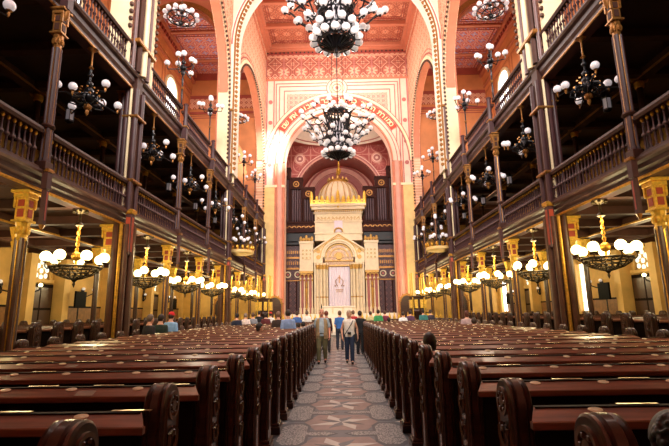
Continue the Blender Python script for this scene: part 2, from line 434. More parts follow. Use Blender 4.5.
def woman_gear(r, tz):
    b = MB(); b.tube([(.12,-.07,tz+.47),(.09,-.135,tz+.4),(.0,-.145,tz+.25),(-.09,-.14,tz+.12),(-.17,-.08,tz+.0)], .012, 5)
    b.tube([(.12,-.07,tz+.47),(.12,.06,tz+.47),(0,.13,tz+.35),(-.16,.06,tz+.05),(-.17,-.08,tz+.0)], .012, 5)
    b.build('camera_strap', cloth('15130f'), r, True)
    b = MB(); b.bbox(-.07,.05,-.20,-.135,tz+.02,tz+.11,.012); b.cyl((-.01,-.2,tz+.065), (-.01,-.25,tz+.065), .034, .03, 12); b.build('camera', cloth('121212', .35), r)
    b = MB(); b.bbox(.17,.25,-.12,.08,tz-.16,tz+.06,.03); b.build('shoulder_bag', cloth('26211c', .6), r)

person('older man in tan vest and olive trousers walking up the centre aisle', -.62, 15.05, 0, 'walk', 'c9c4bc', 'aebfca', '6b6444', 'd8927a', 1.76, .014, 'short', 'bald', 1.3, extras=man_vest)
person('blond woman in white top and dark jeans with camera, walking up the centre aisle', .28, 14.9, 0, 'walk2', 'b7a189', 'ece6dc', '26324a', 'cf9b80', 1.70, .014, 'none', 'bob', 1.0, extras=woman_gear)
# people behind them in the aisle
person('person in black standing in the aisle behind the white-topped woman', .75, 18.0, 150, 'stand', '2a1e18', '17181c', '15161b', 'c58b70', 1.68, .02, 'long')
person('person in bright blue shirt behind the vest-wearing man in the aisle', -.05, 20.2, 170, 'stand', '5b3f2c', '3d6fb6', '2e3340', 'd3a083', 1.70, .024, 'short')
person('person in red top far down the centre aisle', .62, 23.0, 180, 'stand', '6b5240', 'b52a30', '2d2a30', 'd3a083', 1.72, .028, 'short')
person('person with reddish hair and dark coat behind the walking man', -.6, 19.0, 175, 'stand', '70321f', '3a2226', '2b2426', 'c98d72', 1.70, .024, 'long')
# pews, left block: row i standing place at Y0 + .32
PY = lambda i: 1.657 + .831*i + .27
def pp(label, px, i, face, pose, hair, shirt, tr='2d2d33', H=1.72, off=0, **k):
    y = PY(i) + off; x = (px-341.2)*y/447*1.02 + .03
    k.setdefault('vox', .024)
    return person(label, x, y, face, pose, hair, shirt, tr, H=H, **k)
pp('man in light blue shirt standing in the left pews near the aisle', 290, 15, 200, 'stand', '2c2019', '8fa6cf', H=1.74, vox=.018)
pp('person in dark brown jacket standing left of the blue-shirted man', 280.5, 17, 180, 'stand', '7a5a48', '3a2a24', H=1.70, sleeve='long')
pp('dark-haired woman in black top sitting sideways in the left pews', 262, 13, 120, 'sit', '1e1512', '17151a', H=1.74, hairlen='bob', sleeve='long', vox=.018)
pp('person in pale pink and white clothes sitting beside the dark-haired woman', 269, 14, 150, 'sit', '8a6a52', 'e8d6d2', H=1.6)
pp('person wearing a red cap and white shirt standing far in the left pews', 273, 26, 180, 'stand', '3a2a20', 'e6e0da', H=1.7, cap='c22a24')
pp('person with dark hair and dark red top in the left pews', 268.5, 23, 180, 'stand', '2a1c16', '5c2226', H=1.68, hairlen='bob')
pp('person in navy jacket standing at the left of the left pews', 240.6, 21, 180, 'stand', '221a18', '20263a', H=1.66, sleeve='long')
pp('person in pale blouse standing right of the navy-jacketed person', 249, 23, 180, 'stand', '8c7866', 'e3cfc8', H=1.66)
pp('person in blue shirt standing far in the left pews by the aisle', 298.5, 25, 190, 'stand', '4a3428', '4468a8', H=1.72)
pp('person in white shirt standing at the far end of the left pews', 308, 27, 180, 'stand', '6a5444', 'f0ece6', H=1.74)
pp('seated person with dark hair, left of two dark heads near the aisle', 299.5, 17, 180, 'sit', '1d1512', '3a3038', H=1.64)
pp('seated person with dark hair, right of two dark heads near the aisle', 304.5, 18, 180, 'sit', '1d1512', '2c2c34', H=1.66)
# left edge group, in aisle pews outer block
pp('grey-haired person in dark jacket standing at the outer left of the nave pews', 156.5, 12, 150, 'stand', '6b5b4e', '2e2a2c', H=1.66, sleeve='long')
pp('dark-haired person in dark green jacket at the outer left of the nave pews', 167, 13, 180, 'stand', '2a1f1a', '26352c', H=1.66, sleeve='long')
pp('person in light blue shirt and red cap at the outer left nave pews', 177, 14, 170, 'stand', '3c2c22', '8db6dd', H=1.72, cap='d4222a')
# right block
pp('dark-haired person sitting alone in the near right pews beside the aisle', 424.5, 5, 180, 'sit', '2a1710', '2a2024', H=1.70, vox=.014, hairlen='bob')
pp('person with fluffy grey hair sitting at the lower right corner', 646, 0, 180, 'sit', '252220', '26242a', H=1.50, vox=.014, fluffy=.28)
pp('person in green shirt standing at the far end of the right pews', 376.5, 26, 180, 'stand', '3a2a20', '3f9a5c', H=1.74)
pp('person in maroon top standing beside the green-shirted person', 382.8, 27, 180, 'stand', '5c4030', '7a2a40', H=1.7)
pp('small person with dark hair sitting before the maroon-topped person', 386.5, 24, 180, 'sit', '241a16', '4a3a3a', H=1.7)
pp('person in white shirt sitting far in the right pews', 400, 25, 180, 'stand', '3c2c22', 'eef0f6', H=1.6)
pp('person in teal top standing far in the right pews', 419.5, 27, 180, 'stand', '2c2320', '3a7a78', H=1.72)
pp('person in dark coat standing beside the teal-topped person', 426.5, 28, 180, 'stand', '4a3a30', '3b3440', H=1.7, sleeve='long')
def paper(r, tz):
    b = MB(); b.bbox(-.13,.13,-.36,-.34,tz+.1,tz+.28,.004); b.build('paper_sheet', cloth('e8e4da'), r)
pp('woman with auburn hair reading a white sheet at the outer right of the nave pews', 461, 17, 160, 'stand', '5c2f22', 'b9a0a0', H=1.62, hairlen='bob', extras=paper)
pp('child in bright red shirt at the outer right of the nave pews', 467.5, 16, 180, 'sit', '3c2a20', 'd6201f', H=1.75)
pp('person with brown hair and grey shirt between the navy jacket and the pews end', 256, 24, 180, 'stand', '5a4030', '8a8c94', H=1.68)
pp('tall person in dark clothes standing at the left end of the dais rail', 262, 28, 180, 'stand', '241c18', '1c1c22', H=1.78, sleeve='long')
pp('person in light yellow top standing nearest the aisle in the far right pews', 369, 28, 180, 'stand', '4c3828', 'd8c890', H=1.66)
pp('person in plum jacket standing right of the white-shirted person', 407, 26, 180, 'stand', '30241e', '5a3a58', H=1.68, sleeve='long')
for o in list(bpy.data.objects):
    if o.name.startswith('person') and o.get('label') == 'person in white shirt sitting far in the right pews': o['label'] = 'person in white shirt standing far in the right pews'

# ------------------------------------------------------------------ floor
def floor():
    b = MB()
    b.box(-WO-.4, WO+.4, YW-.4, YB+.4, -.3, 0, 0)
    def ink(poly, mi, h=.003, mir=True):
        for sx, sy in (((1,1),(-1,-1)) if mir else ((1,1),)):
            P = [(sx*u, cy + sy*v) for u, v in poly]
            b.prism(P, 0, h, MZ, mi)
    per = 1.3; y0 = 3.28 - 2*per
    b.box(-.93, .93, .2, 30, 0, .001, 1)
    n = 0
    cy = y0
    while cy < 29.5:
        # brick field hexagon with slate outline, star in the middle
        ink([(-.60,0),(-.40,-.52),(.40,-.52),(.60,0),(.40,.52),(-.40,.52)], 1, .0015, False)
        ink([(-.55,0),(-.37,-.47),(.37,-.47),(.55,0),(.37,.47),(-.37,.47)], 2, .002, False)
        ink([(0,0),(.17,.0),(.47,.18),(.12,.17)], 3)            # four-armed pinwheel
        ink([(0,0),(-.02,.2),(-.20,.44),(-.22,.22)], 3)
        ink([(0,0),(.10,.13),(.18,.36),(-.04,.16)], 1, .0032)
        ink([(0,0),(.13,.02),(.34,-.16),(.10,-.1)], 4, .0031)
        # pointed mosaic bars and side octagons, between the stars
        for s in (-1, 1):
            c2 = per/2
            bar = [(s*.09,c2),(s*.2,c2-.10),(s*.50,c2-.08),(s*.50,c2+.08),(s*.2,c2+.10)]
            big = [(s*.045,c2),(s*.18,c2-.14),(s*.50,c2-.13),(s*.50,c2+.13),(s*.18,c2+.14)]
            oc = [(s*.48,c2-.38),(s*.56,c2-.52),(s*.74,c2-.52),(s*.84,c2-.36),(s*.84,c2+.36),(s*.74,c2+.52),(s*.56,c2+.52),(s*.48,c2+.38)]
            ob = [(s*.44,c2-.42),(s*.53,c2-.6),(s*.77,c2-.6),(s*.9,c2-.4),(s*.9,c2+.4),(s*.77,c2+.6),(s*.53,c2+.6),(s*.44,c2+.42)]
            ink(big, 4, .0025, False); ink(ob, 4, .0027, False)
            ink(bar, 5, .0035, False); ink(oc, 5, .0037, False)
            ink([(s*.80,-.02),(s*.92,-.10),(s*.92,.06)], 3, .003, False)
        cy += per
    struct('floor', b, [M['tileD'], M['tileG'], M['tileR'], M['tileW'], M['tileD'], M['mosaic']])
floor()

# ------------------------------------------------------------------ outer shell
def shell():
    for s in (-1, 1):
        X0, X1 = sorted((s*WO, s*(WO+.4)))
        b = MB()
        b.box(X0, X1, YW, YE+.3, 0, L2-.3, 0)
        # pilasters on ground floor wall
        for k in range(-1, 8):
            if k in (2, 5): continue
            y = YK(k); xa, xb = sorted((s*WO, s*(WO-.28)))
            b.box(xa, xb, y-.3, y+.3, 0, G1-.05, 1)
        # reveals of door niches
        for yc in (YK(2.6), YK(5.6)):
            for d in (-1, 1):
                xa, xb = sorted((s*WO, s*(WO-.55)))
                y0, y1 = sorted((yc + d*.95, yc + d*1.35)); b.box(xa, xb, y0, y1, 0, G1-.05, 1)
        struct('wall_'+SIDE[s], b, [M['ochre'], M['ochreL']])
        # upper part of the wall
        b = MB(); b.box(X0, X1, YW, YE+.3, L2-.3, ZS+.2, 0)
        F = lambda u, z, d: (s*(WO-d), u, z)
        for y0 in [YK(k/2) for k in range(-4, 14)]:
            y1 = y0 + 1.93
            for o_, w_ in ((.16,.06),(.30,.03)):
                a, c, z0, z1 = y0+o_, y1-o_, 10.0+o_, 20.2-o_
                for (p,q,zz0,zz1) in ((a,a+w_,z0,z1),(c-w_,c,z0,z1),(a,c,z0,z0+w_),(a,c,z1-w_,z1)):
                    b.prism([(p,zz0),(q,zz0),(q,zz1),(p,zz1)], 0, .01, F, 1)
        struct('wall_'+SIDE[s]+'_upper', b, [M['orange'], M['orangeD']])
        b = MB()
        for (z0,z1,d,mi) in ((20.5,20.65,.1,0),(20.8,21.5,.12,1),(21.5,21.75,.35,0),(22.05,22.4,.5,0)):
            b.prism([(YW,z0),(YE,z0),(YE,z1),(YW,z1)], 0, d, F, mi)
        y = YW
        while y < YE:
            b.prism([(y,21.75),(y+.2,21.75),(y+.2,22.05),(y,22.05)], 0, .42, F, 2); y += .42
        struct('trim_'+SIDE[s]+'_cornice', b, [M['salmon'], M['orange'], M['roseD']])
        b = MB(); b.prism([(YW,0),(YE,0),(YE,2.02),(YW,2.02)], 0, .03, F, 0); b.prism([(YW,2.02),(YE,2.02),(YE,2.1),(YW,2.1)], 0, .05, F, 1)
        b.prism([(YW,0),(YE,0),(YE,.2),(YW,.2)], 0, .06, F, 1)
        struct('baseboard_'+SIDE[s], b, [M['dado'], M['woodD']])
    b = MB(); b.box(-WO-.4, WO+.4, YW-.4, YW, 0, ZC, 0); struct('wall_back', b, M['pink'])
    # nave ceiling, coffered
    b = MB(); b.box(-W-.5, W+.5, YW-.4, YE+.3, ZC+.3, ZC+.6, 0)
    ys = [YW + i*2.9 for i in range(15)]
    for y in ys: b.bbox(-W, W, y-.16, y+.16, ZC-.12, ZC+.3, .05, 1)
    for x in (-W+.35, -2.07, 2.07, W-.35): b.bbox(x-.18, x+.18, YW, YE, ZC-.05, ZC+.3, .04, 1)
    for y in ys[:-1]:
        for x0, x1 in ((-W+.55,-2.25),(-1.89,1.89),(2.25,W-.55)):
            for o_, h in ((.18,.06),(.36,.04)):
                a, c, p, q = x0+o_, x1-o_, y+.16+o_, y+2.74-o_
                for r_ in ((a,a+.05,p,q),(c-.05,c,p,q),(a,c,p,p+.05),(a,c,q-.05,q)): b.box(r_[0], r_[1], r_[2], r_[3], ZC+.3-h, ZC+.3, 2)
    struct('ceiling', b, [M['patC'], M['salmon'], M['roseD']])
    # side ceilings over upper galleries
    for s in (-1, 1):
        b = MB(); xa, xb = sorted((s*(W+.3), s*(WO+.4))); b.box(xa, xb, YW, YE+.3, ZS, ZS+.3, 0)
        y = YW
        while y < YE:
            b.bbox(xa, xb, y-.14, y+.14, ZS-.18, ZS, .04, 1)
            for o_ in (.35, .6):
                a, c, p, q = xa+.4+o_, xb-.6-o_, y+o_, y+3.87-o_
                for r_ in ((a,a+.06,p,q),(c-.06,c,p,q),(a,c,p,p+.06),(a,c,q-.06,q)): b.box(r_[0], r_[1], r_[2], r_[3], ZS-.05, ZS, 2)
            y += 3.87
        struct('ceiling_'+SIDE[s]+'_gallery', b, [M['patCs'], M['salmon'], M['roseD']])
shell()

def rect(b, F, u0, u1, z0, z1, d, mi, a=0): b.prism([(u0,z0),(u1,z0),(u1,z1),(u0,z1)], a, d, F, mi)

# ------------------------------------------------------------------ doors and windows of side walls
wn = 0; dn = 0
for s in (-1, 1):
    F = lambda u, z, d, s=s: (s*(WO-.06-d), u, z)
    for yc in (YK(2.6), YK(5.6)):
        dn += 1; wn += 1
        b = MB(); rect(b, F, yc-.85, yc+.85, .01, 3.0, .06, 0); struct_o = struct('door_%d' % dn, b, M['woodD'])
        p = MB()
        for u in (-.78, .04):
            for z0, z1 in ((.2,.9),(1.0,1.9),(2.0,2.85)): rect(p, F, yc+u, yc+u+.74, z0, z1, .09, 0, .06)
        p.build('door_panel', M['wood'], struct_o)
        h = MB(); h.cyl(F(yc+.05,1.05,.09), F(yc+.05,1.25,.13), .02, n=6); h.build('door_handle', M['brass'], struct_o)
        # leaded window above
        b = MB(); rect(b, F, yc-.8, yc+.8, 3.05, 3.2, .12, 0)
        b.arc(yc, 3.55, .55, .66, 0, .1, F, 0, n=16)
        rect(b, F, yc-.66, yc-.55, 3.2, 3.55, .1, 0); rect(b, F, yc+.55, yc+.66, 3.2, 3.55, .1, 0)
        w = struct('window_%d' % wn, b, M['ochreL'])
        b = MB()
        for (u, z) in ((0,3.55),(-.3,3.35),(.3,3.35),(-.2,3.75),(.2,3.75),(-.36,3.6),(.36,3.6),(0,3.92),(0,3.28)):
            b.prism([(yc+u+.11*cos(t*PI/4), z+.11*sin(t*PI/4)) for t in range(8)], .01, .04, F, 0)
        b.build('pane', M['winS'], w)
    # tall daylight windows towards the chancel (lower wall)
    for yc in ((YK(3.9), YK(6.1), YK(6.8)) if s > 0 else (YK(6.1),)):
        wn += 1
        b = MB(); 
        for u0, u1, z0, z1 in ((-.55,-.45,1.5,3.95),(.45,.55,1.5,3.95),(-.55,.55,1.4,1.5),(-.55,.55,3.9,4.0),(-.03,.03,1.5,3.9)): rect(b, F, yc+u0, yc+u1, z0, z1, .1, 0)
        w = struct('window_%d' % wn, b, M['ochreL'])
        b = MB(); rect(b, F, yc-.45, yc+.45, 1.5, 3.9, .03, 0); b.build('pane', M['winW'], w)
    # upper round-headed windows
    for yc in (YK(-.5), YK(2.5), 31.6):
        wn += 1; F2 = lambda u, z, d, s=s: (s*(WO-.01-d), u, z)
        b = MB(); b.arc(yc, 18.5, 1.0, 1.25, 0, .12, F2, 0, n=20)
        for u0, u1, z0, z1 in ((-1.25,-1,13,18.5),(1,1.25,13,18.5),(-1.25,1.25,12.8,13)): rect(b, F2, yc+u0, yc+u1, z0, z1, .12, 0)
        rect(b, F2, yc-.03, yc+.03, 13, 18.5, .08, 0)
        w = struct('window_%d' % wn, b, M['cream'])
        b = MB(); b.prism([(yc-1,13),(yc+1,13)] + [(yc+cos(PI*i/16), 18.5+sin(PI*i/16)) for i in range(17)], 0, .04, F2, 0)
        b.build('pane', M['winW'], w)

# ------------------------------------------------------------------ nave arcade walls above the upper gallery
def dots_line(b, pts, r, mi, n=6):
    for p in pts: b.sphere(p, r, n, 4, mi)
def arcade():
    RA, CA = 5.0, 14.0
    cents = [YK(-.5), YK(2.5), YK(5.5)]
    for s in (-1, 1):
        b = MB(); F = lambda u, z, d: (s*(W+d), u, z)
        T = .55
        for yc in cents:
            b.arch(yc, RA, CA, ZC+.3, 0, T, F, 0, 40)
            b.arc(yc, CA, RA, RA+.22, -.08, 0, F, 1, n=40); b.arc(yc, CA, RA+.34, RA+.42, -.03, 0, F, 2, n=40)
            b.arc(yc, CA, RA-.1, RA, .05, T-.05, F, 3, n=40)
            b.arc(yc, CA, RA+.62, RA+.66, -.02, 0, F, 2, n=40)
        half = 11.595/2 - RA
        for k in (-2, 1, 4):
            y = YK(k); b.prism([(y-half,L2),(y+half,L2),(y+half,ZC+.3),(y-half,ZC+.3)], 0, T, F, 0)
            for d in (-1, 1):
                b.prism([(y+d*half-.07,L2),(y+d*half+.07,L2),(y+d*half+.07,CA),(y+d*half-.07,CA)], -.08, T, F, 1)
                b.prism([(y+d*(half-.2)-.03,L2+1),(y+d*(half-.2)+.03,L2+1),(y+d*(half-.2)+.03,CA),(y+d*(half-.2)-.03,CA)], -.03, 0, F, 2)
        b.prism([(YK(7)-half,L2),(YE,L2),(YE,ZC+.3),(YK(7)-half,ZC+.3)], 0, T, F, 0)
        b.prism([(YW,L2),(cents[0]-RA,L2),(cents[0]-RA,ZC+.3),(YW,ZC+.3)], 0, T, F, 0)
        struct('wall_'+SIDE[s]+'_arcade', b, [M['patWy'], M['cream'], M['roseD'], M['salmon']])
        # cresting of beads around the arches
        b = MB()
        for yc in cents:
            pts = []
            z = L2 + 1.2
            while z < CA:
                pts += [(yc-RA+.1, z), (yc+RA-.1, z)]; z += .24
            n = 64
            pts += [(yc-(RA-.1)*cos(PI*i/n), CA+(RA-.1)*sin(PI*i/n)) for i in range(n+1)]
            for u, z in pts:
                b.sphere(F(u, z, -.1), .075, 6, 4, 0); 
        struct('trim_'+SIDE[s]+'_arch_beads', b, [M['post']], True)
        # nave cornice under ceiling
        b = MB()
        for z0, z1, d, mi in ((23.6,23.75,.08,0),(23.75,24.2,.05,1),(24.2,24.6,.3,0)):
            b.prism([(YW,z0),(YE,z0),(YE,z1),(YW,z1)], -d, 0, F, mi)
        struct('trim_'+SIDE[s]+'_nave_cornice', b, [M['salmon'], M['patWy']])
        # transverse arches in gallery
        for k in (1, 4):
            y = YK(k); b = MB(); xc = s*9.45
            b.arch(xc, 2.45, 17.6, ZS, y-.3, y+.3, MY, 0, 28)
            b.arc(xc, 17.6, 2.45, 2.75, y-.36, y-.3, MY, 1, n=28); b.arc(xc, 17.6, 2.3, 2.45, y-.2, y+.2, MY, 2, n=28)
            for x0, x1 in ((W+.5, 9.45-2.45), (9.45+2.45, WO)):
                xa, xb = sorted((s*x0, s*x1)); b.box(xa, xb, y-.3, y+.3, L2, ZS, 0)
            struct('wall_'+SIDE[s]+'_gallery_arch', b, [M['salmon'], M['goldD'], M['orangeD']])
        # end wall of the galleries
        b = MB(); xa, xb = sorted((s*(W+.0), s*(WO+.4))); b.box(xa, xb, YE, YE+.3, 0, ZS+.3, 0); b.box(xa, xb, YE-.03, YE, 0, G2, 3)
        for z0, z1, mi in ((18.6,18.8,1),(19.1,20.0,2),(20.0,20.3,1),(21.8,22.4,1)): b.box(xa, xb, YE-.12, YE, z0, z1, mi)
        for o_ in (.5, .7):
            x0, x1, z0, z1 = xa+o_, xb-o_, 10+o_, 19-o_
            for r_ in ((x0,x0+.07,z0,z1),(x1-.07,x1,z0,z1),(x0,x1,z1-.07,z1),(x0,x1,z0,z0+.07)): b.box(r_[0], r_[1], YE-.02, YE, r_[2], r_[3], 1)
        struct('wall_'+SIDE[s]+'_gallery_end', b, [M['orange'], M['roseD'], M['patF2'], M['ochre']])
    # transverse nave arch on the farther piers
    for k in (4,):
        y = YK(k); b = MB(); Ri, C = 5.85, 17.3
        b.arc(0, C, Ri, Ri+.42, y-.5, y+.5, MY, 0, n=56)
        b.arc(0, C, Ri+.06, Ri+.16, y-.55, y-.5, MY, 1, n=56)
        b.arc(0, C, Ri+.26, Ri+.34, y-.54, y-.5, MY, 2, n=56)
        for s in (-1, 1):
            xa, xb = sorted((s*Ri, s*W)); b.box(xa, xb, y-.5, y+.5, L2+.4, C, 0)
            xa, xb = sorted((s*(Ri+.06), s*(Ri+.16))); b.box(xa, xb, y-.55, y-.5, L2+.4, C, 1)
        # spandrels above the arch up to the ceiling
        b.arch(0, Ri+.42, C, ZC+.3, y-.3, y+.3, MY, 3, 56)
        struct('wall_nave_arch', b, [M['creamW'], M['goldD'], M['rose'], M['pinkL']])
        b = MB()
        n = 64
        pts = [(-(Ri-.02)*cos(PI*i/n), C+(Ri-.02)*sin(PI*i/n)) for i in range(n+1)]
        z = L2 + .7
        while z < C: pts += [(-Ri+.02, z), (Ri-.02, z)]; z += .29
        for u, z in pts: b.sphere((u, y-.45, z), .11, 6, 4, 0)
        struct('trim_nave_arch_beads', b, [M['goldD']], True)
arcade()

# ------------------------------------------------------------------ east wall with the great arch
def eastwall():
    b = MB(); RO, CO = 4.5, 14.06
    y0, y1 = YE, YE+1.0
    b.arch(0, RO, CO, ZC+.3, y0, y1, MY, 0, 48)
    for s in (-1, 1):
        xa, xb = sorted((s*RO, s*(W+.3))); b.box(xa, xb, y0, y1, 0, ZC+.3, 0)
    f = lambda u0,u1,z0,z1,d,mi: b.box(u0,u1,y0-d,y0,z0,z1,mi)
    f(-W, W, 24.3, 24.6, .35, 1); f(-W, W, 24.05, 24.3, .12, 2); f(-W, W, 21.6, 21.75, .08, 1)
    x = -W + .15
    while x < W: b.sphere((x, y0-.22, 24.18), .07, 6, 4, 3); x += .36
    f(-W, W, 21.75, 24.05, .02, 4)
    for x in (-W+.02, -4.65, -3.1, -1.55, 0, 1.55, 3.1, 4.65, W-.1): f(x-.05, x+.05, 21.75, 24.05, .05, 5)
    f(-W, W, 21.75, 21.98, .06, 6); f(-W, W, 23.82, 24.05, .06, 6)
    # framed spandrels
    for o_, mi in ((.0, 5), (.28, 5), (.7, 8)):
        for s in (-1, 1):
            xs = s*(W-.95-o_)
            zt = 21.35 - o_
            xa, xb = sorted((xs, xs+s*.07)); f(xa, xb, 12, zt, .04, mi)
            xa, xb = sorted((s*(.85+.0*o_), xs)); f(xa, xb, zt-.07, zt, .04, mi)
    for s in (-1, 1):       # stencilled triangles
        P = [(s*1.3, 20.3), (s*4.35, 20.3), (s*4.35, 18.0)]
        for i in range(7):
            t = i/7; a = R(42 + 33*t); P.append((s*6.35*cos(a), CO + 6.35*sin(a)))
        b.prism(P, y0-.03, y0, MY, 7)
        for z in (19.6, 17.7, 15.8, 13.9):
            b.arc(s*(W-.42), z, .0, .18, y0-.05, y0, MY, 8, 0, 2*PI, 12)
        xa, xb = sorted((s*(W-.05), s*(W-.16))); f(xa, xb, 12, 21.6, .05, 8)
        xa, xb = sorted((s*(W-.68), s*(W-.76))); f(xa, xb, 12, 21.6, .05, 8)
    # archivolt mouldings
    for r0, r1, d, mi in ((4.5,4.62,.2,1),(4.62,4.95,.08,0),(4.95,5.02,.1,8),(5.02,5.22,.06,0),(5.22,5.27,.1,8),(5.95,6.02,.1,5),(6.05,6.25,.14,9),(6.3,6.34,.06,8)):
        b.arc(0, CO, r0, r1, y0-d, y0, MY, mi, n=56)
    # rosette above the arch
    for r0, r1, d, mi in ((0,.14,.12,8),(.14,.3,.06,9),(.3,.36,.1,5),(.36,.55,.06,9),(.55,.6,.1,8),(.6,.78,.08,0),(.78,.84,.1,5)):
        b.arc(0, 20.8, r0*1.1, r1*1.1, y0-d, y0, MY, mi, 0, 2*PI, 28)
    # pier facings: cream strip, pink half column, band
    for s in (-1, 1):
        xa, xb = sorted((s*W, s*5.35)); b.box(xa, xb, y0-.12, y0, 0, 12, 10)
        for i, (x, mi) in enumerate(((5.28,1),(4.62,1))):
            b.lathe([(.12,0),(.12,14)], (s*x, y0, 0), 10, mi)
        b.lathe([(.27,0),(.27,14.0)], (s*4.95, y0+.02, 0), 14, 11)
        b.box(*sorted((s*W, s*4.4)), y0-.3, y0, 0, .8, 12)
        b.box(*sorted((s*W, s*4.5)), y0-.16, y0, 11.9, 12.1, 9)
    struct('wall_east', b, [M['pinkL'], M['salmon'], M['roseD'], M['blackm'], M['patF'], M['rose'], M['patF2'], M['patS'], M['rose'], M['cream'], M['yel'], M['pink'], M['dado']])
    # inscription band on the arch
    root = thing('inscription_band', 'red band of raised cream Hebrew lettering around the top of the great chancel arch', 'inscription', (0, y0-.02, CO))
    b = MB(); F = lambda u, z, d: (u, d, z)
    b.arc(0, 0, 5.33, 5.90, -.06, 0, F, 0, R(31), R(149), 48)
    b.build('band', mat('inscription_red', 'c8452e', .55, var=.1), root)
    txt = 'סמורת הסתר כרואי דברי הבור את שם'
    n = len(txt)
    tm = mat('inscription_letter_cream', 'f3dcae', .5, var=.05)
    dg = bpy.context.evaluated_depsgraph_get()
    cache = {}
    for i, ch in enumerate(txt):
        if ch == ' ': continue
        if ch not in cache:
            cu = bpy.data.curves.new('letter', 'FONT'); cu.body = ch; cu.size = .62; cu.align_x = 'CENTER'; cu.extrude = .015; cu.offset = .012
            to = bpy.data.objects.new('letter_tmp', cu); COL.objects.link(to); bpy.context.view_layer.update()
            me = bpy.data.meshes.new_from_object(to.evaluated_get(bpy.context.evaluated_depsgraph_get()))
            bpy.data.objects.remove(to); me.name = 'hebrew_letter'; me.materials.clear(); me.materials.append(tm)
            cache[ch] = me
        ang = R(35.5 + 109*i/(n-1))          # right to left
        o = obj('hebrew_letter', cache[ch], root, (5.43*cos(ang), -.085, 5.43*sin(ang)))
        o.rotation_euler = (PI/2, PI/2-ang, 0)
        o.rotation_mode = 'XYZ'
        o.rotation_euler = (Matrix.Rotation(PI/2-ang, 3, 'Y') @ Matrix.Rotation(PI/2, 3, 'X')).to_euler()
eastwall()

# ------------------------------------------------------------------ chancel
def chancel():
    # side walls, ceiling with round opening and dome, back wall
    for s in (-1, 1):
        b = MB(); xa, xb = sorted((s*5.7, s*6.1)); b.box(xa, xb, YE+1, YB, 0, 18.3, 0)
        struct('wall_chancel_'+SIDE[s], b, [M['rose']])
    b = MB(); zc, RD, cy = 17.6, 4.5, 38.75
    n = 48
    P = [(RD*cos(2*PI*i/n), cy + RD*.56*sin(2*PI*i/n)) for i in range(n)]
    # plate with elliptic hole
    def outer(i):
        a = 2*PI*i/n; c, s_ = cos(a), sin(a); k = min(5.8/max(1e-6,abs(c)), 2.6/max(1e-6,abs(s_)))
        return (k*c, cy + k*s_)
    for i in range(n):
        j = (i+1) % n
        b.add([(P[i][0],P[i][1],zc),(P[j][0],P[j][1],zc),(*outer(j),zc),(*outer(i),zc)], [(0,1,2,3)], 0)
    rings = []
    for t in range(9):
        a = t*PI/16; rings.append([(RD*cos(a)*cos(2*PI*i/n), cy+RD*.56*cos(a)*sin(2*PI*i/n), zc + 2.6*sin(a)) for i in range(n)])
    b.loft(rings, 1, False)
    for rr, w_, mi, z_ in ((1.0,.10,2,0),(1.06,.05,3,-.02),(.93,.05,3,.1)):
        b.tube([(RD*rr*cos(2*PI*i/n), cy+RD*.56*rr*sin(2*PI*i/n), zc+z_) for i in range(n)], w_, 6, mi, closed=True)
    struct('ceiling_chancel', b, [M['roseD'], M['creamW'], M['creamW'], M['rose']])
    # red arch wall and the vault behind it
    b = MB(); y0 = 41.6
    b.arch(0, 4.0, 12.7, 18.3, y0, y0+.5, MY, 0, 40)
    for s in (-1, 1): b.box(*sorted((s*4.0, s*5.7)), y0, y0+.5, 0, 18.3, 0)
    for r0, r1, d, mi in ((4.0,4.12,.1,1),(4.12,4.3,.05,2),(4.3,4.36,.08,3)): b.arc(0, 12.7, r0, r1, y0-d, y0, MY, mi, n=40)
    for s in (-1, 1):
        for r0, r1, mi in ((0,.14,3),(.14,.34,2),(.34,.42,3),(.42,.56,1)): b.arc(s*3.75, 16.35, r0, r1, y0-.05, y0, MY, mi, 0, 2*PI, 20)
    struct('wall_chancel_arch', b, [M['patR'], M['pink'], M['rose'], M['pinkL']])
    b = MB()
    b.arc(0, 12.7, 4.0, 4.3, y0+.5, YB, MY, 0, n=40)
    struct('ceiling_chancel_vault', b, [M['roseD']])
    b = MB(); b.box(-6.1, 6.1, YB, YB+.4, 0, 18.3, 0)
    for r0, r1, d, mi in ((3.3,3.5,.05,1),(2.75,2.8,.06,1),(2.15,2.7,.04,2),(2.05,2.15,.08,1)): b.arc(0, 13.2, r0, r1, YB-d, YB, MY, mi, n=40)
    struct('wall_chancel_back', b, [M['pink'], M['roseD'], M['rose']])
    b = MB(); b.prism([(1.9*cos(PI*i/20), 13.2+1.9*sin(PI*i/20)) for i in range(21)], YB-.05, YB-.01, MY, 0)
    w = struct('window_20', b, [M['winS']])
    b = MB()
    for i in range(1, 8): b.cyl((0,YB-.08,13.2), (1.9*cos(PI*i/8), YB-.08, 13.2+1.9*sin(PI*i/8)), .04, n=4)
    b.build('window_bar', M['cream'], w)
    # dais with steps
    b = MB()
    for i in range(6): b.box(-4.4+.25*i, 4.4-.25*i, 33.4+.42*i, YB, .25*i, .25*(i+1)-.001, 0)
    b.box(-5.7, 5.7, YE+1.0, YB, 0, 1.5, 0)
    struct('floor_dais', b, [M['creamW']])
chancel()

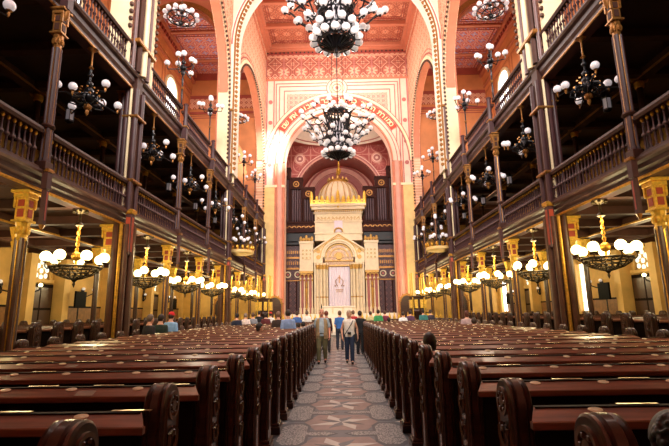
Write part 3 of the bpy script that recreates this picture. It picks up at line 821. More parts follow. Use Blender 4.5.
def organ():
    for s in (-1, 1):
        r = thing('pipe_organ', 'dark carved organ case with three stepped pipe towers %s of the ark dome' % SIDE[s], 'organ', (s*3.95, 41.05, 9.0), 0)
        b = MB()
        b.box(-1.75, 1.75, -.5, .35, 0, .75, 0)
        for i in range(8):
            x = -1.55 + i*.44; b.arc(x, .3, .14, .2, -.54, -.5, MY, 1, n=10)
        b.box(-1.8, 1.8, -.6, .35, .75, .87, 0); b.box(-1.8, 1.8, -.55, .35, -.12, .05, 0)
        b.build('case_base', [M['organ'], M['goldD']], r)
        b = MB(); b.box(-1.7, 1.7, -.3, .35, -.9, -.12, 0); b.bbox(-1.2, 1.2, -.25, .3, -1.3, -.9, .1, 0); b.build('bracket', M['blackm'], r)
        for i, (x, zt) in enumerate(((1.2, 6.0), (.05, 5.0), (-1.1, 4.05))):
            x *= s
            b = MB(); b.box(x-.55, x-.43, -.45, .3, .87, zt, 0); b.box(x+.43, x+.55, -.45, .3, .87, zt, 0); b.box(x-.43, x+.43, -.1, .0, .87, zt, 0)
            b.box(x-.58, x+.58, -.5, .3, zt-.95, zt, 0); b.box(x-.62, x+.62, -.55, .3, zt, zt+.16, 0)
            b.arc(x, zt-.5, .2, .3, -.56, -.5, MY, 1, 0, 2*PI, 16); b.arc(x, zt-.5, 0, .1, -.56, -.5, MY, 1, 0, 2*PI, 10)
            t = b.build('pipe_tower', [M['organ'], M['goldD']], r)
            for j in range(4):
                b = MB(); b.lathe([(.04,0),(.095,.25),(.095,zt-1.95)], (x-.33+.22*j, -.28, .95), 10); b.build('organ_pipe', M['pipe'], t, True)
        # choir screen below
        c = thing('choir_screen', 'tall dark maroon panelled screen %s of the white ark' % SIDE[s], 'screen', (s*4.35, 41.0, 1.5))
        b = MB(); b.box(-1.1, 1.1, 0, .3, 0, 6.4, 0)
        for z, h, mi in ((6.2,.3,1),(5.0,.18,2),(4.0,.18,2),(2.95,.1,2)): b.box(-1.15, 1.15, -.08, 0, z, z+h, mi)
        for z in (5.45, 4.45):
            for i in range(12): b.box(-1.05+i*.18, -.97+i*.18, -.05, 0, z, z+.3, 2)
        b.build('panel', [M['screenP'], M['organ'], M['goldD']], c)
        for x in (-.45, .45):
            b = MB(); b.arc(0, 0, .2, .3, -.06, 0, MY, 0, 0, 2*PI, 20); b.arc(0, 0, 0, .12, -.05, 0, MY, 1, 0, 2*PI, 12); b.build('roundel', [M['cream'], M['rose']], c, loc=(x, -.01, 3.55))
        for x in (-1.05, -.35, .35, 1.05):
            b = MB(); b.lathe([(.07,0),(.07,.2),(.05,.25),(.05,2.6),(.08,2.75),(.08,2.9)], (x, -.1, 0), 8); b.build('colonnette', M['organ'], c, True)
organ()

# ------------------------------------------------------------------ the ark
def ark():
    X, Y, Z = -.1, 40.2, 1.5
    r = thing('torah_ark', 'tall ivory and gold ark with ribbed dome, gabled arch and white curtain in the chancel', 'ark', (X, Y, Z))
    k = .985
    mp = MY
    I, G, A, T = M['ark'], M['goldA'], M['arkgold'], M['arktymp']
    # main wall block around arch (front face y=0)
    z = lambda v: v - 1.5
    b = MB(); b.box(-2.25, -1.5, -.06, 1.6, 0, z(6.9), 0); b.box(1.5, 2.25, -.06, 1.6, 0, z(6.9), 0)
    # gabled front with the big arch cut
    n = 28; Ra, Ca = 1.45, z(6.5)
    P = [(-Ra*cos(PI*i/n), Ca+Ra*sin(PI*i/n)) for i in range(n+1)]
    def gable(u): return z(8.75) - abs(u)*.66
    for (u0, z0), (u1, z1) in zip(P, P[1:]):
        b.add([mp(u0,z0,-.1),mp(u1,z1,-.1),mp(u1,gable(u1),-.1),mp(u0,gable(u0),-.1),mp(u0,z0,.9),mp(u1,z1,.9),mp(u1,gable(u1),.9),mp(u0,gable(u0),.9)],
              [(0,1,2,3),(7,6,5,4),(0,4,5,1),(3,2,6,7)], 0)
    for s in (-1, 1): b.prism([(s*1.45,z(6.0)),(s*2.3,z(6.0)),(s*2.3,gable(2.3)),(s*1.45,gable(1.45))], -.1, .9, mp, 0)
    b.build('gabled_front', [I], r)
    b = MB()
    for s in (-1, 1):
        for o_, w_, d, mi in ((0,.14,.3,0),(.14,.1,.2,1),(.3,.06,.16,1)):
            b.prism([(0,gable(0)-o_),(s*2.4,gable(2.4)-o_),(s*2.4,gable(2.4)-o_-w_),(0,gable(0)-o_-w_)], -d, -.08, mp, mi)
        b.arc(s*1.85, z(7.05), .0, .2, -.16, -.1, mp, 1, 0, 2*PI, 14); b.arc(s*1.85, z(6.5), .0, .2, -.16, -.1, mp, 1, 0, 2*PI, 14)
    b.arc(0, Ca, 1.45, 1.6, -.2, -.1, mp, 0, n=28); b.arc(0, Ca, 1.62, 1.7, -.16, -.1, mp, 1, n=28)
    for i in range(9):
        a = PI*i/8; b.sphere((-.35*cos(a), -.22, gable(0)+.1+.28*sin(a)), .09, 6, 4, 1)
    b.build('gable_moulding', [I, G], r)
    # niche: gold tympanum
    b = MB(); b.prism([(-1.3*cos(PI*i/24), Ca+1.3*sin(PI*i/24)) for i in range(25)] + [(1.3,Ca-.75),(-1.3,Ca-.75)], .35, .5, mp, 0)
    for rr in (1.25, .9, .5): b.arc(0, Ca, rr-.1, rr, .22, .35, mp, 1, n=24)
    b.arc(0, Ca+.1, 0, .3, .15, .35, mp, 1, 0, 2*PI, 16)
    b.box(-1.3, 1.3, .2, .35, Ca-.35, Ca-.25, 1); b.box(-1.3, 1.3, .2, .35, Ca-.8, Ca-.7, 1)
    b.arc(0, Ca, 1.3, 1.45, .0, .5, mp, 2, n=24)
    b.build('tympanum', [T, G, I], r)
    # curtain with an embroidered crest
    b = MB(); n = 26; rows = [z(5.65), z(1.7)]
    rings = [[(-.95+1.9*i/n, .42 - .035*sin(i*1.9), zz) for i in range(n+1)] for zz in rows]
    b.loft(rings, 0, False, False); cu = b.build('curtain', M['curtain'], r, True)
    b = MB()
    b.arc(0, z(4.55), .12, .17, .33, .36, mp, 0, n=12); b.box(-.04,.04,.33,.36,z(4.2),z(4.9),0)
    for s in (-1, 1):
        b.tube([(s*.15,.35,z(3.9)),(s*.3,.35,z(4.1)),(s*.34,.35,z(4.4)),(s*.22,.35,z(4.55))], .035, 5); b.sphere((s*.38,.35,z(3.95)), .07, 6, 4)
    b.box(-.35,.35,.33,.36,z(3.55),z(3.62),0); b.box(-.3,.3,.33,.36,z(3.4),z(3.44),0)
    b.build('embroidered_crest', M['goldD'], cu)
    # clustered columns beside the arch
    for s in (-1, 1):
        for x, rr in ((1.1,.1),(1.32,.13),(1.62,.14),(1.95,.1)):
            b = MB(); y = .15 if x < 1.2 else -.2
            b.lathe([(rr*1.6,0),(rr*1.6,.3),(rr,.45),(rr,3.85),(rr*1.15,3.9),(rr*1.7,4.35),(rr*1.7,4.45)], (s*x, y, .0), 10, 0)
            b.lathe([(rr*1.2,3.9),(rr*1.8,4.3)], (s*x, y, .0), 10, 1); b.lathe([(rr*1.1,1.4),(rr*1.1,1.5)], (s*x, y, 0), 10, 1)
            b.build('column', [I, G], r, True)
    # side towers
    for s in (-1, 1):
        x = s*2.92
        b = MB(); b.box(x-.6, x+.6, -.3, 1.2, z(5.35), z(7.75), 0)
        b.box(x-.66, x+.66, -.38, 1.2, z(7.75), z(7.95), 0); b.box(x-.64, x+.64, -.36, 1.2, z(5.25), z(5.4), 0)
        t = b.build('side_tower', [I], r)
        b = MB(); b.box(x-.4, x+.4, -.34, -.3, z(6.3), z(7.2), 0); b.build('fret_panel', A, t)
        b = MB()
        for i in range(5):
            xx = x-.5+.25*i; h = .25 + (.2 if i == 2 else 0) + (.1 if i in (0,4) else 0)
            b.sphere((xx, -.3, z(7.98)+h*.5), .13, 6, 4, 0, 1, .5, h/.18)
        b.tube([(x-.55+1.1*i/12, -.32, z(8.05)+.12*abs(sin(i*PI/3))) for i in range(13)], .05, 5)
        b.build('cresting', G, t, True)
        # little gilded arcade on slender columns
        b = MB()
        for i in range(3): b.arc(x-.36+.36*i, z(4.85), .12, .19, -.42, -.3, mp, 0, n=10)
        for i in range(4): b.lathe([(.03,z(4.4)),(.06,z(4.5)),(.05,z(4.85)),(.02,z(4.95))], (x-.54+.36*i, -.36, 0), 6)
        b.box(x-.6, x+.6, -.44, .8, z(5.05), z(5.25), 0)
        b.build('gilded_arcade', M['goldA'], t)
        b = MB(); b.box(x-.55, x+.55, .1, 1.0, 0, z(5.05), 0); b.build('recess_wall', M['rose'], t)
        for i, dx in enumerate((-.52, -.18, .18, .52)):
            b = MB(); b.lathe([(.11,0),(.11,.5),(.06,.6),(.055,2.85),(.1,3.0),(.1,3.15)], (x+dx, -.33, 0), 8, 0); b.lathe([(.065,2.85),(.11,3.0)], (x+dx,-.33,.01), 8, 1)
            b.build('slender_column', [I, G], t, True)
        b = MB(); b.lathe([(.16,0),(.13,.2),(.07,.5),(.11,1.4),(.17,1.75),(.04,1.9),(.13,2.15),(.02,2.5)], (x, -.15, .4), 8); b.build('gilded_lantern', G, t, True)
    # upper storey box
    b = MB(); b.box(-2.15, 2.15, .1, 4.1, z(8.05), z(11.0), 0)
    for zz, h, e in ((8.65,.12,.1),(9.75,.1,.08),(10.55,.12,.12),(10.9,.35,.3),(11.2,.2,.42)): b.box(-2.15-e, 2.15+e, .1-e, 4.2, z(zz), z(zz)+h, 0)
    for i in range(24): b.box(-2.2+i*.187, -2.1+i*.187, -.12, 0, z(10.7), z(10.85), 1)
    st = b.build('upper_storey', [I, G], r)
    b = MB(); b.box(-2.05, 2.05, .06, .1, z(9.9), z(10.4), 0)
    for i in range(9):
        b.arc(-1.8+i*.45, z(9.95)+.0, .13, .18, .02, .06, mp, 1, n=10)
    b.build('fret_frieze', [A, G], st)
    b = MB(); b.bbox(-.38, .38, -.15, .1, z(8.75), z(9.85), .06); b.build('tablet', M['curtain'], st)
    # cresting around the dome
    b = MB()
    for i in range(11):
        x = -2.45 + .49*i; h = 1.05 if i == 5 else (.95 if i in (0,10) else .62)
        b.sphere((x, -.2, z(11.4)+h*.45), .17, 6, 5, 0, 1, .35, h/.2)
    for i in range(10):
        x = -2.2 + .49*i; b.arc(x, z(11.62), .09, .17, -.26, -.16, mp, 0, 0, 2*PI, 10)
    b.box(-2.55, 2.55, -.28, -.12, z(11.38), z(11.5), 0)
    b.build('crown_cresting', M['goldY'], r, True)
    # dome with ribs
    b = MB(); n = 48
    prof = [(1.98,z(11.3)),(2.08,z(11.9)),(2.0,z(12.5)),(1.78,z(13.1)),(1.45,z(13.55)),(1.05,z(13.9)),(.7,z(14.05))]
    b.loft([[((rr*(1+.03*cos(24*2*PI*i/n)))*cos(2*PI*i/n), 2.05+rr*(1+.03*cos(24*2*PI*i/n))*sin(2*PI*i/n), zz) for i in range(n)] for rr, zz in prof])
    d = b.build('dome', M['ark'], r, True)
    for i in range(20):
        a = 2*PI*i/20; b = MB(); b.tube([((rr+.03)*cos(a), 2.05+(rr+.03)*sin(a), zz) for rr, zz in prof], .035, 5); b.build('dome_rib', M['goldA'], d, True)
    b = MB(); b.lathe([(.95,z(13.75)),(1.0,z(13.85)),(.9,z(14.1)),(1.0,z(14.2)),(.5,z(14.3)),(.25,z(14.4)),(.12,z(14.8)),(.2,z(14.95)),(.05,z(15.2)),(.01,z(15.5))], (0,2.05,0), 16)
    for i in range(12):
        a = 2*PI*i/12; b.sphere((.95*cos(a), 2.05+.95*sin(a), z(14.3)), .12, 6, 4, 0, 1, 1, 1.5)
    b.build('dome_crown', G, r, True)
    # steps/parapet in front
    p = thing('altar_rail', 'low white marble parapet with cloth-topped table in front of the ark curtain', 'parapet', (-.25, 36.6, 1.25))
    b = MB(); b.bbox(-1.3, 1.3, -.1, .1, 0, .75, .03); b.bbox(-1.4, 1.4, -.18, .18, .75, .87, .03)
    b.build('marble_slab', M['creamW'], p)
    for x in (-1.2, -.4, .4, 1.2):
        b = MB(); b.lathe([(.08,0),(.08,.1),(.04,.2),(.07,.4),(.04,.62),(.08,.75)], (x, -.16, 0), 8); b.build('baluster', M['cream'], p, True)
ark()

# ------------------------------------------------------------------ galleries
def galleries():
    for s in (-1, 1):
        for lv, (g, l) in enumerate(((G1, L1), (G2, L2))):
            mm = (M['ceilM'], M['ceilD'])[lv]
            F = lambda u, z, d: (s*(W+d), u, z)
            b = MB(); b.prism([(YW,g+.22),(YE,g+.22),(YE,l-.02),(YW,l-.02)], .3, WO-W, F, 0)
            y = YW
            i = 0
            while y < YE:      # beams under the gallery
                b.prism([(y-.12,g+.0),(y+.12,g+.0),(y+.12,g+.25),(y-.12,g+.25)], .3, WO-W-.02, F, 1); y += 3.865/2
            for d in (2.9, 5.0): b.prism([(YW,g-.02),(YE,g-.02),(YE,g+.25),(YW,g+.25)], d, d+.3, F, 1)
            for d in (2.86,): b.prism([(YW,g-.02),(YE,g-.02),(YE,g+.03),(YW,g+.03)], d, d+.04, F, 2)
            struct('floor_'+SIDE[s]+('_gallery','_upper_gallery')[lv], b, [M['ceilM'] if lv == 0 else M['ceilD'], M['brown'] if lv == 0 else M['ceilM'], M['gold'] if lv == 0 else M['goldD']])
            # fascia
            b = MB()
            h = l - g
            prof = [(.30,g),(.02,g),(.0,g+.03),(-.0,g+.06),(.06,g+.07),(.05,g+h*.35),(-.02,g+h*.5),(-.03,g+h*.72),(-.10,g+h*.8),(-.14,g+h*.9),(-.14,l),(.30,l)]
            mi = [0,2,2,0,0,1,0,0,1,0,0,0]
            n = len(prof)
            vs = [F(YW, z, d) for d, z in prof] + [F(YE, z, d) for d, z in prof]
            for i in range(n): b.add([vs[i], vs[(i+1)%n], vs[n+(i+1)%n], vs[n+i]], [(0,1,2,3)], mi[i])
            struct('trim_'+SIDE[s]+('_gallery_fascia','_upper_gallery_fascia')[lv], b, [M['iron'], M['ironL'], M['gold'] if lv == 0 else M['goldD']])
galleries()

def balustrades():
    # turned baluster mesh, base at z=0, height .74
    b = MB(); b.lathe([(.035,0),(.035,.07),(.018,.1),(.03,.2),(.022,.3),(.05,.36),(.022,.42),(.016,.55),(.026,.6)], (0,0,0), 6, 0)
    b.lathe([(.02,.62),(.038,.66),(.02,.70)], (0,0,0), 6, 1)
    b.lathe([(.051,.34),(.056,.36),(.051,.38)], (0,0,0), 6, 2)
    bm_ = b.mesh('baluster', [M['iron'], M['gold'], M['ironL']], True)
    b = MB(); b.lathe([(.035,0),(.035,.07),(.018,.1),(.03,.2),(.022,.3),(.05,.36),(.022,.42),(.016,.55),(.03,.6),(.045,.66),(.045,.72)], (0,0,0), 6, 0)
    b.lathe([(.026,.62),(.047,.66),(.02,.7)], (0,0,0), 6, 1)
    bm2 = b.mesh('baluster', [M['iron'], M['goldD'], M['ironL']], True)
    L = 3.865 - .34
    b = MB()
    b.loft([[(x*.9-.0, y0, z) for x, z in ((-.09,.74),(.09,.74),(.12,.8),(.10,.86),(-.10,.86),(-.12,.8))] for y0 in (-L/2, L/2)])
    rail = b.mesh('handrail', [M['brown']])
    b = MB(); b.box(-.09,.09,-L/2,L/2,0,.06); base = b.mesh('bottom_rail', [M['brown']])
    for s in (-1, 1):
        for lv, l in enumerate((L1, L2)):
            for k in range(-2 if lv == 0 else -1, 7):
                y = YK(k + .5)
                lab = '%s gallery balustrade of dark turned balusters, %s side, %s bay behind the camera-side end' % (('lower','upper')[lv], SIDE[s], ordn(k+3))
                lab = 'dark turned balustrade, %s gallery, %s side, %s bay from the near end' % (('lower','upper')[lv], SIDE[s], ordn(k+3))
                r = thing('balustrade', lab, 'balustrade', (s*W, y, l), 0, '%s gallery balustrades on the %s' % (('lower','upper')[lv], SIDE[s]))
                r.scale = (1,1,1.06 if lv == 0 else .95)
                obj('handrail', rail, r); obj('bottom_rail', base, r)
                n = 23
                for i in range(n): obj('baluster', (bm_, bm2)[lv], r, (0, -L/2+.09+(L-.18)*i/(n-1), .04))
balustrades()

# ------------------------------------------------------------------ columns
def capital(b, zt, zb, w, mg, mr):   # gilded bracket capital with hanging corner tassels
    h = zt - zb; v = w*.74
    b.bbox(-w/2-.04, w/2+.04, -w/2-.04, w/2+.04, zt-.07*h, zt, .015, mg)
    b.bbox(-w/2, w/2, -w/2, w/2, zt-.16*h, zt-.07*h, .01, mg)
    b.box(-v/2, v/2, -v/2, v/2, zb+.40*h, zt-.16*h, mg)
    for d in ((0,-1),(0,1),(1,0),(-1,0)):
        for z0, z1 in ((.46,.62),(.67,.80)):
            a, c = zb+z0*h, zb+z1*h
            if d[0]: xa, xb = sorted((d[0]*v/2, d[0]*(v/2+.012))); b.box(xa, xb, -v*.28, v*.28, a, c, mr)
            else: ya, yb = sorted((d[1]*v/2, d[1]*(v/2+.012))); b.box(-v*.28, v*.28, ya, yb, a, c, mr)
    for sx in (-1, 1):
        for sy in (-1, 1):
            for f_, z0 in ((0,.66),(.07,.74)):
                x0, y0 = sx*(w/2-.03-f_), sy*(w/2-.03-f_)
                b.box(x0-.022, x0+.022, y0-.022, y0+.022, zb+z0*h, zt-.14*h, mg); b.sphere((x0, y0, zb+z0*h), .028, 6, 4, mg)
    b.bbox(-v/2-.04, v/2+.04, -v/2-.04, v/2+.04, zb+.36*h, zb+.41*h, .012, mg)
    b.lathe([(v*.42,zb),(v*.48,zb+.04*h),(v*.43,zb+.08*h),(v*.5,zb+.22*h),(v*.6,zb+.36*h)], (0,0,0), 8, mg, ph=PI/8)
    for i in range(8):
        a = i*PI/4; b.sphere((v*.5*cos(a), v*.5*sin(a), zb+.2*h), .035, 6, 4, mg, 1, 1, 2.4)
def cluster(b, z0, z1, r, d, n, mi, gi=None):
    for i in range(n):
        a = PI/4 + i*2*PI/n
        b.lathe([(r*1.25,z0),(r*1.25,z0+.06),(r,z0+.12),(r,z1)], (d*cos(a), d*sin(a), 0), 8, mi)
    if gi is not None:
        for i in range(n):
            a = i*2*PI/n; b.lathe([(.018,z0),(.018,z1)], (d*1.15*cos(a), d*1.15*sin(a), 0), 5, gi)
def columns():
    # ---- aisle column, lower storey
    def small(lower):
        parts = []
        b = MB()
        if lower:
            b.bbox(-.26,.26,-.26,.26,0,.35,.03,1); b.lathe([(.24,.35),(.26,.42),(.2,.5)], (0,0,0), 10, 1)
            cluster(b, .45, 3.2, .052, .066, 4, 0, 2)
        else:
            b.bbox(-.12,.12,-.12,.12,0,.2,.02,1); cluster(b, .18, 2.8, .048, .056, 4, 0, 2)
            b.lathe([(.12,.93),(.15,.98),(.12,1.03)], (0,0,0), 8, 1)
        parts.append(('shaft', b.mesh('shaft', [M['post'] if lower else M['iron'], M['brown'], M['gold'] if lower else M['goldD']], True)))
        b = MB()
        if lower: capital(b, G1, 3.14, .31, 0, 1)
        else: capital(b, 3.76, 2.75, .25, 0, 1)
        parts.append(('capital', b.mesh('capital', [M['goldY'] if lower else M['goldD'], M['red'] if lower else M['brown']])))
        return parts
    lo, up = small(True), small(False)
    for s in (-1, 1):
        for k in range(-2, 7):
            if k in (1, 4, -2): continue
            r = thing('gallery_column', 'wooden column with gilt capital under the %s gallery, %s from the near end' % (SIDE[s], ordn(k+2)), 'column', (s*(W+.26), YK(k)+.05, 0), 0, 'slender columns along the %s aisle' % SIDE[s])
            for nme, me in lo: obj(nme, me, r)
            r = thing('upper_column', 'slim iron column standing on the lower %s gallery front, %s from the near end' % (SIDE[s], ordn(k+2)), 'column', (s*(W-.06), YK(k), L1), 0, 'upper storey columns on the %s' % SIDE[s])
            r.scale = (1,1,(G2-L1)/3.76)
            for nme, me in up: obj(nme, me, r)
    # inner row columns
    b = MB(); b.bbox(-.1,.1,-.1,.1,0,.3,.02,1); b.lathe([(.09,.3),(.09,3.5)], (0,0,0), 10, 0); b.lathe([(.12,3.4),(.14,3.5),(.13,3.6)], (0,0,0), 10, 2)
    i1 = b.mesh('shaft', [M['wood'], M['brown'], M['gold']], True)
    b = MB(); b.lathe([(.13,3.45),(.2,3.75),(.17,3.8),(.26,G1-.03)], (0,0,0), 8); i2 = b.mesh('capital', [M['goldY']], True)
    b = MB(); b.lathe([(.09,3.45),(.2,3.75),(.17,3.8),(.26,G1-.6)], (0,0,0), 8); i3 = b.mesh('capital', [M['goldD']], True)
    for s in (-1, 1):
        for k in range(0, 7):
            yp = 7.0+.859*round((YK(k)-7.48)/.859)+.487
            r = thing('aisle_post', 'slender post among the pews of the %s aisle, %s from the near end' % (SIDE[s], ordn(k+1)), 'column', (s*9.25, yp, 0), 0, 'inner row posts in the %s aisle' % SIDE[s])
            obj('shaft', i1, r); obj('capital', i2, r)
            r = thing('gallery_post', 'slender post deep inside the %s lower gallery, %s from the near end' % (SIDE[s], ordn(k+1)), 'column', (s*9.25, YK(k), L1-.02), 0, 'inner row posts in the %s gallery' % SIDE[s])
            r.scale = (1,1,(G2-L1)/(G1-.6)); obj('shaft', i1, r); obj('capital', i3, r)
    # thin front posts on the nave side (at slender columns)
    b = MB()
    b.bbox(-.045,.045,-.05,.05,3.45,4.2,.015,0); b.box(-.05,.05,-.02,.02,3.55,4.15,1); b.lathe([(.01,3.34),(.04,3.4),(.06,3.46)], (0,0,0), 8, 2)
    b.bbox(-.06,.06,-.075,.075,4.2,4.62,.015,0); b.bbox(-.085,.085,-.10,.10,4.57,4.64,.015,2)
    fp = b.mesh('post', [M['iron'], M['roseD'], M['goldD']], True)
    b = MB(); b.bbox(-.09,.09,-.1,.1,8.35,8.95,.02,0); b.bbox(-.12,.12,-.13,.13,8.87,8.95,.02,2)
    b.lathe([(.08,8.95),(.08,9.8),(.11,9.86),(.08,9.9)], (0,0,0), 8, 0); b.lathe([(.02,8.1),(.07,8.2),(.09,8.36)], (0,0,0), 8, 2)
    fq = b.mesh('post', [M['iron'], M['roseD'], M['goldD']], True)
    for s in (-1, 1):
        for k in (-1, 0, 2, 3, 5, 6):
            for me_, w_ in ((fp, 'lower'), (fq, 'upper')):
                obj('trim_%s_bracket_post' % SIDE[s], me_, None, (s*(W-.16), YK(k), 0), kind='structure')
    # big clustered piers
    for s in (-1, 1):
        for k in (-2, 1, 4, 7):
            y = YK(k) if k < 7 else YE-.35
            r = thing('clustered_pier', 'massive clustered pier with red panel, %s side, %s from the near end' % (SIDE[s], ordn((k+2)//3+1)), 'pier', (s*W, y, 0), 0, 'clustered piers on the %s' % SIDE[s])
            b = MB()
            b.bbox(-.3,.34,-.36,.36,0,.5,.04,1)
            for dx, dy, rr, mi in ((-.14*1,-.22,.07,0),(-.14,.22,.07,0),(.16,-.24,.09,0),(.16,.24,.09,0),(.0,-.27,.05,2),(-.18,0,.1,0),(.3,0,.1,0)):
                b.lathe([(rr,.5),(rr,G1)], (-s*-dx if s>0 else -dx, dy, 0), 9, mi)
            b.box(-.12,.12,-.22,.22,.5,G1,1)
            b.build('lower_shafts', [M['post'], M['brown'], M['gold']], r, True)
            b = MB(); capital(b, G1, 3.1, .42, 0, 1); c_ = b.build('capital', [M['goldY'], M['red']], r); c_.location = (s*.36, -.05, 0)
            b = MB(); b.bbox(-.09,.09,-.10,.10,3.3,4.5,.02,0); b.box(-.095,.095,-.06,.06,3.4,4.4,1); b.box(-.06,.06,-.105,.105,3.4,4.4,1); b.bbox(-.13,.13,-.14,.14,4.5,4.64,.03,2)
            p_ = b.build('red_panel', [M['iron'], M['red'], M['gold']], r); p_.location = (-s*.16,-.12,0)
            b = MB()
            for dx, dy, rr, mi in ((-.12,-.2,.075,0),(-.12,.2,.075,0),(.14,-.2,.085,0),(.14,.2,.085,0),(.02,-.25,.04,2),(.34,-.1,.07,0),(.34,.1,.07,0)):
                b.lathe([(rr,L1),(rr,G2)], (s*dx, dy, 0), 9, mi)
            b.box(-.1,.1,-.18,.18,L1,L2,1)
            for z in (5.45, 7.45): b.bbox(-.24,.24,-.3,.3,z,z+.1,.03,3)
            b.build('middle_shafts', [M['iron'], M['brown'], M['cream'], M['goldD']], r, True)
            b = MB(); capital(b, G2, 7.35, .32, 0, 1); c_ = b.build('capital', [M['goldD'], M['brown']], r); c_.location = (s*.32, 0, 0)
            if k < 7:
                b = MB(); W_ = s*W
                for dx, dy, rr, mi in ((-.14,-.3,.09,1),(-.14,.3,.09,0),(-.17,0,.10,2),(-.1,-.55,.06,0),(-.1,.55,.06,2),(-.1,-.15,.05,3)):
                    b.lathe([(rr,L2),(rr,13.0 if dy else 17)], (W_+s*dx, y+dy, 0), 9, mi)
                for z0 in (9.75, 13.0): b.bbox(*sorted((W_, W_-s*.28)), y-.6, y+.6, z0, z0+.15, .03, 3)
                struct('trim_%s_pier_shafts' % SIDE[s], b, [M['ironL'], M['brown'], M['cream'], M['goldD']], True)
columns()

# ------------------------------------------------------------------ lamps
def globe_mesh(r, m, name='globe', n=14):
    b = MB(); b.sphere((0,0,0), r, n, 9); return b.mesh(name, [m], True)
def light(name, loc, e, c, r=.2, typ='POINT', **k):
    l = bpy.data.lights.new(name, typ); l.energy = e; l.color = c
    if typ == 'POINT': l.shadow_soft_size = r
    if typ == 'AREA': l.shape = 'RECTANGLE'; l.size = k['sx']; l.size_y = k['sy']
    if typ == 'SPOT': l.spot_size = k['ang']; l.spot_blend = .7; l.shadow_soft_size = r
    o = bpy.data.objects.new(name, l); COL.objects.link(o); o.location = loc
    if 'to' in k: o.rotation_euler = (Vector(k['to'])-Vector(loc)).to_track_quat('-Z','Y').to_euler()
    return o
def chandeliers():
    # lower: lit, z=0 at the fixing under the gallery fascia, hanging down
    def lower():
        P = []
        b = MB(); b.lathe([(.02,0),(.16,-.03),(.1,-.08),(.03,-.12),(.03,-.3),(.09,-.36),(.1,-.4),(.03,-.44)], (0,0,0), 10)
        for i in range(6): b.sphere((.16*cos(i*PI/3), .16*sin(i*PI/3), -.05), .045, 6, 4)
        P.append(('hanger', b.mesh('hanger', [M['bronze']], True), (0,0,0)))
        b = MB()
        for t in (0, PI): b.tube([(.03*cos(t+i*.9), .03*sin(t+i*.9), -.42-.04*i) for i in range(18)], .02, 5)
        b.sphere((0,0,-1.15), .12, 8, 6); b.cyl((0,0,-1.0),(0,0,-1.45),.03); P.append(('twisted_stem', b.mesh('twisted_stem', [M['gold']], True), (0,0,0)))
        b = MB()
        for Rr, z, r_ in ((.55,-1.2,.022),(.5,-1.27,.015),(.38,-1.36,.015),(.22,-1.44,.015)): b.ring((0,0,z), Rr, r_, 24, 5)
        for i in range(16):
            a = i*PI/8
            b.tube([(r_*cos(a+d), r_*sin(a+d), z) for r_, z, d in ((.1,-1.15,0),(.3,-1.17,.1),(.5,-1.2,.2),(.55,-1.2,.1),(.5,-1.3,0),(.35,-1.4,.15),(.15,-1.47,0),(0,-1.5,0))], .014, 4)
            b.sphere((.47*cos(a), .47*sin(a), -1.26), .035, 5, 3); b.sphere((.3*cos(a+.2), .3*sin(a+.2), -1.38), .03, 5, 3)
        for i in range(7):
            a = i*2*PI/7 + .2
            b.tube([(r_*cos(a), r_*sin(a), z) for r_, z in ((.5,-1.2),(.57,-1.26),(.62,-1.2),(.62,-1.1))], .016, 5)
            b.lathe([(.02,0),(.055,.02),(.06,.05)], (.62*cos(a), .62*sin(a), -1.12), 8)
        b.lathe([(.05,-1.46),(.07,-1.5),(.02,-1.56),(.035,-1.6),(.005,-1.68)], (0,0,0), 8)
        P.append(('filigree_basket', b.mesh('filigree_basket', [M['bronze']], True), (0,0,-.22)))
        g = globe_mesh(.125, M['globeY'])
        for i in range(7):
            a = i*2*PI/7 + .2; P.append(('globe', g, (.62*cos(a), .62*sin(a), -1.19)))
        return P
    lo = lower()
    def build(P, name, label, cat, loc, group, rz=0):
        r = thing(name, label, cat, loc, rz, group)
        for n, me, l in P: obj(n, me, r, l)
        return r
    for s in (-1, 1):
        for k in range(-1, 7):
            build(lo, 'brass_chandelier', 'lit brass chandelier under the lower %s gallery, %s from the near end' % (SIDE[s], ordn(k+2)), 'chandelier', (s*(W+.12), YK(k)+1.77, G1), 'lit chandeliers along the %s aisle' % SIDE[s], k*.37)
            light('chandelier_light', (s*(W+.12), YK(k)+1.77, G1-.55), 95, (1,.78,.40), .3)
            light('aisle_light', (s*(W+3.9), YK(k)+1.77, G1-.8), 105, (1,.80,.44), .5)
    # middle: unlit with white globes
    P = []
    b = MB(); b.lathe([(.02,0),(.14,-.03),(.04,-.1),(.02,-.15),(.02,-.5),(.07,-.55),(.03,-.6)], (0,0,0), 8, 1)
    b.tube([(0,0,-.5),(0,0,-1.4)], .03, 6, 0)
    for z, r_ in ((-.75,.07),(-1.0,.09),(-1.2,.12),(-1.35,.16)): b.sphere((0,0,z), r_, 8, 5, 0)
    b.sphere((0,0,-1.62), .1, 8, 6, 1); b.lathe([(.04,-1.7),(.05,-1.78),(.005,-1.86)], (0,0,0), 6, 1)
    for i in range(8):
        a = i*PI/4; b.sphere((.2*cos(a),.2*sin(a),-1.15), .03, 5, 3, 1); b.sphere((.3*cos(a+.3),.3*sin(a+.3),-1.36), .035, 5, 3, 1)
        b.tube([(r_*cos(a), r_*sin(a), z) for r_, z in ((0,-1.5),(.2,-1.6),(.4,-1.55),(.35,-1.4),(.15,-1.3))], .02, 5, 0)
    gl = []
    for i in range(6):
        a = i*PI/3 + .25; rr = .68; h = -1.2 if i % 2 else -1.45
        b.tube([(r_*cos(a), r_*sin(a), z) for r_, z in ((.05,-1.3),(.25,-1.45),(.5,h-.12),(.66,h-.18),(rr,h-.06))], .022, 5, 0)
        b.lathe([(.01,-.2),(.03,-.15),(.02,-.1),(.06,-.07)], (rr*cos(a), rr*sin(a), h), 6, 1)
        gl.append((rr*cos(a), rr*sin(a), h+.03))
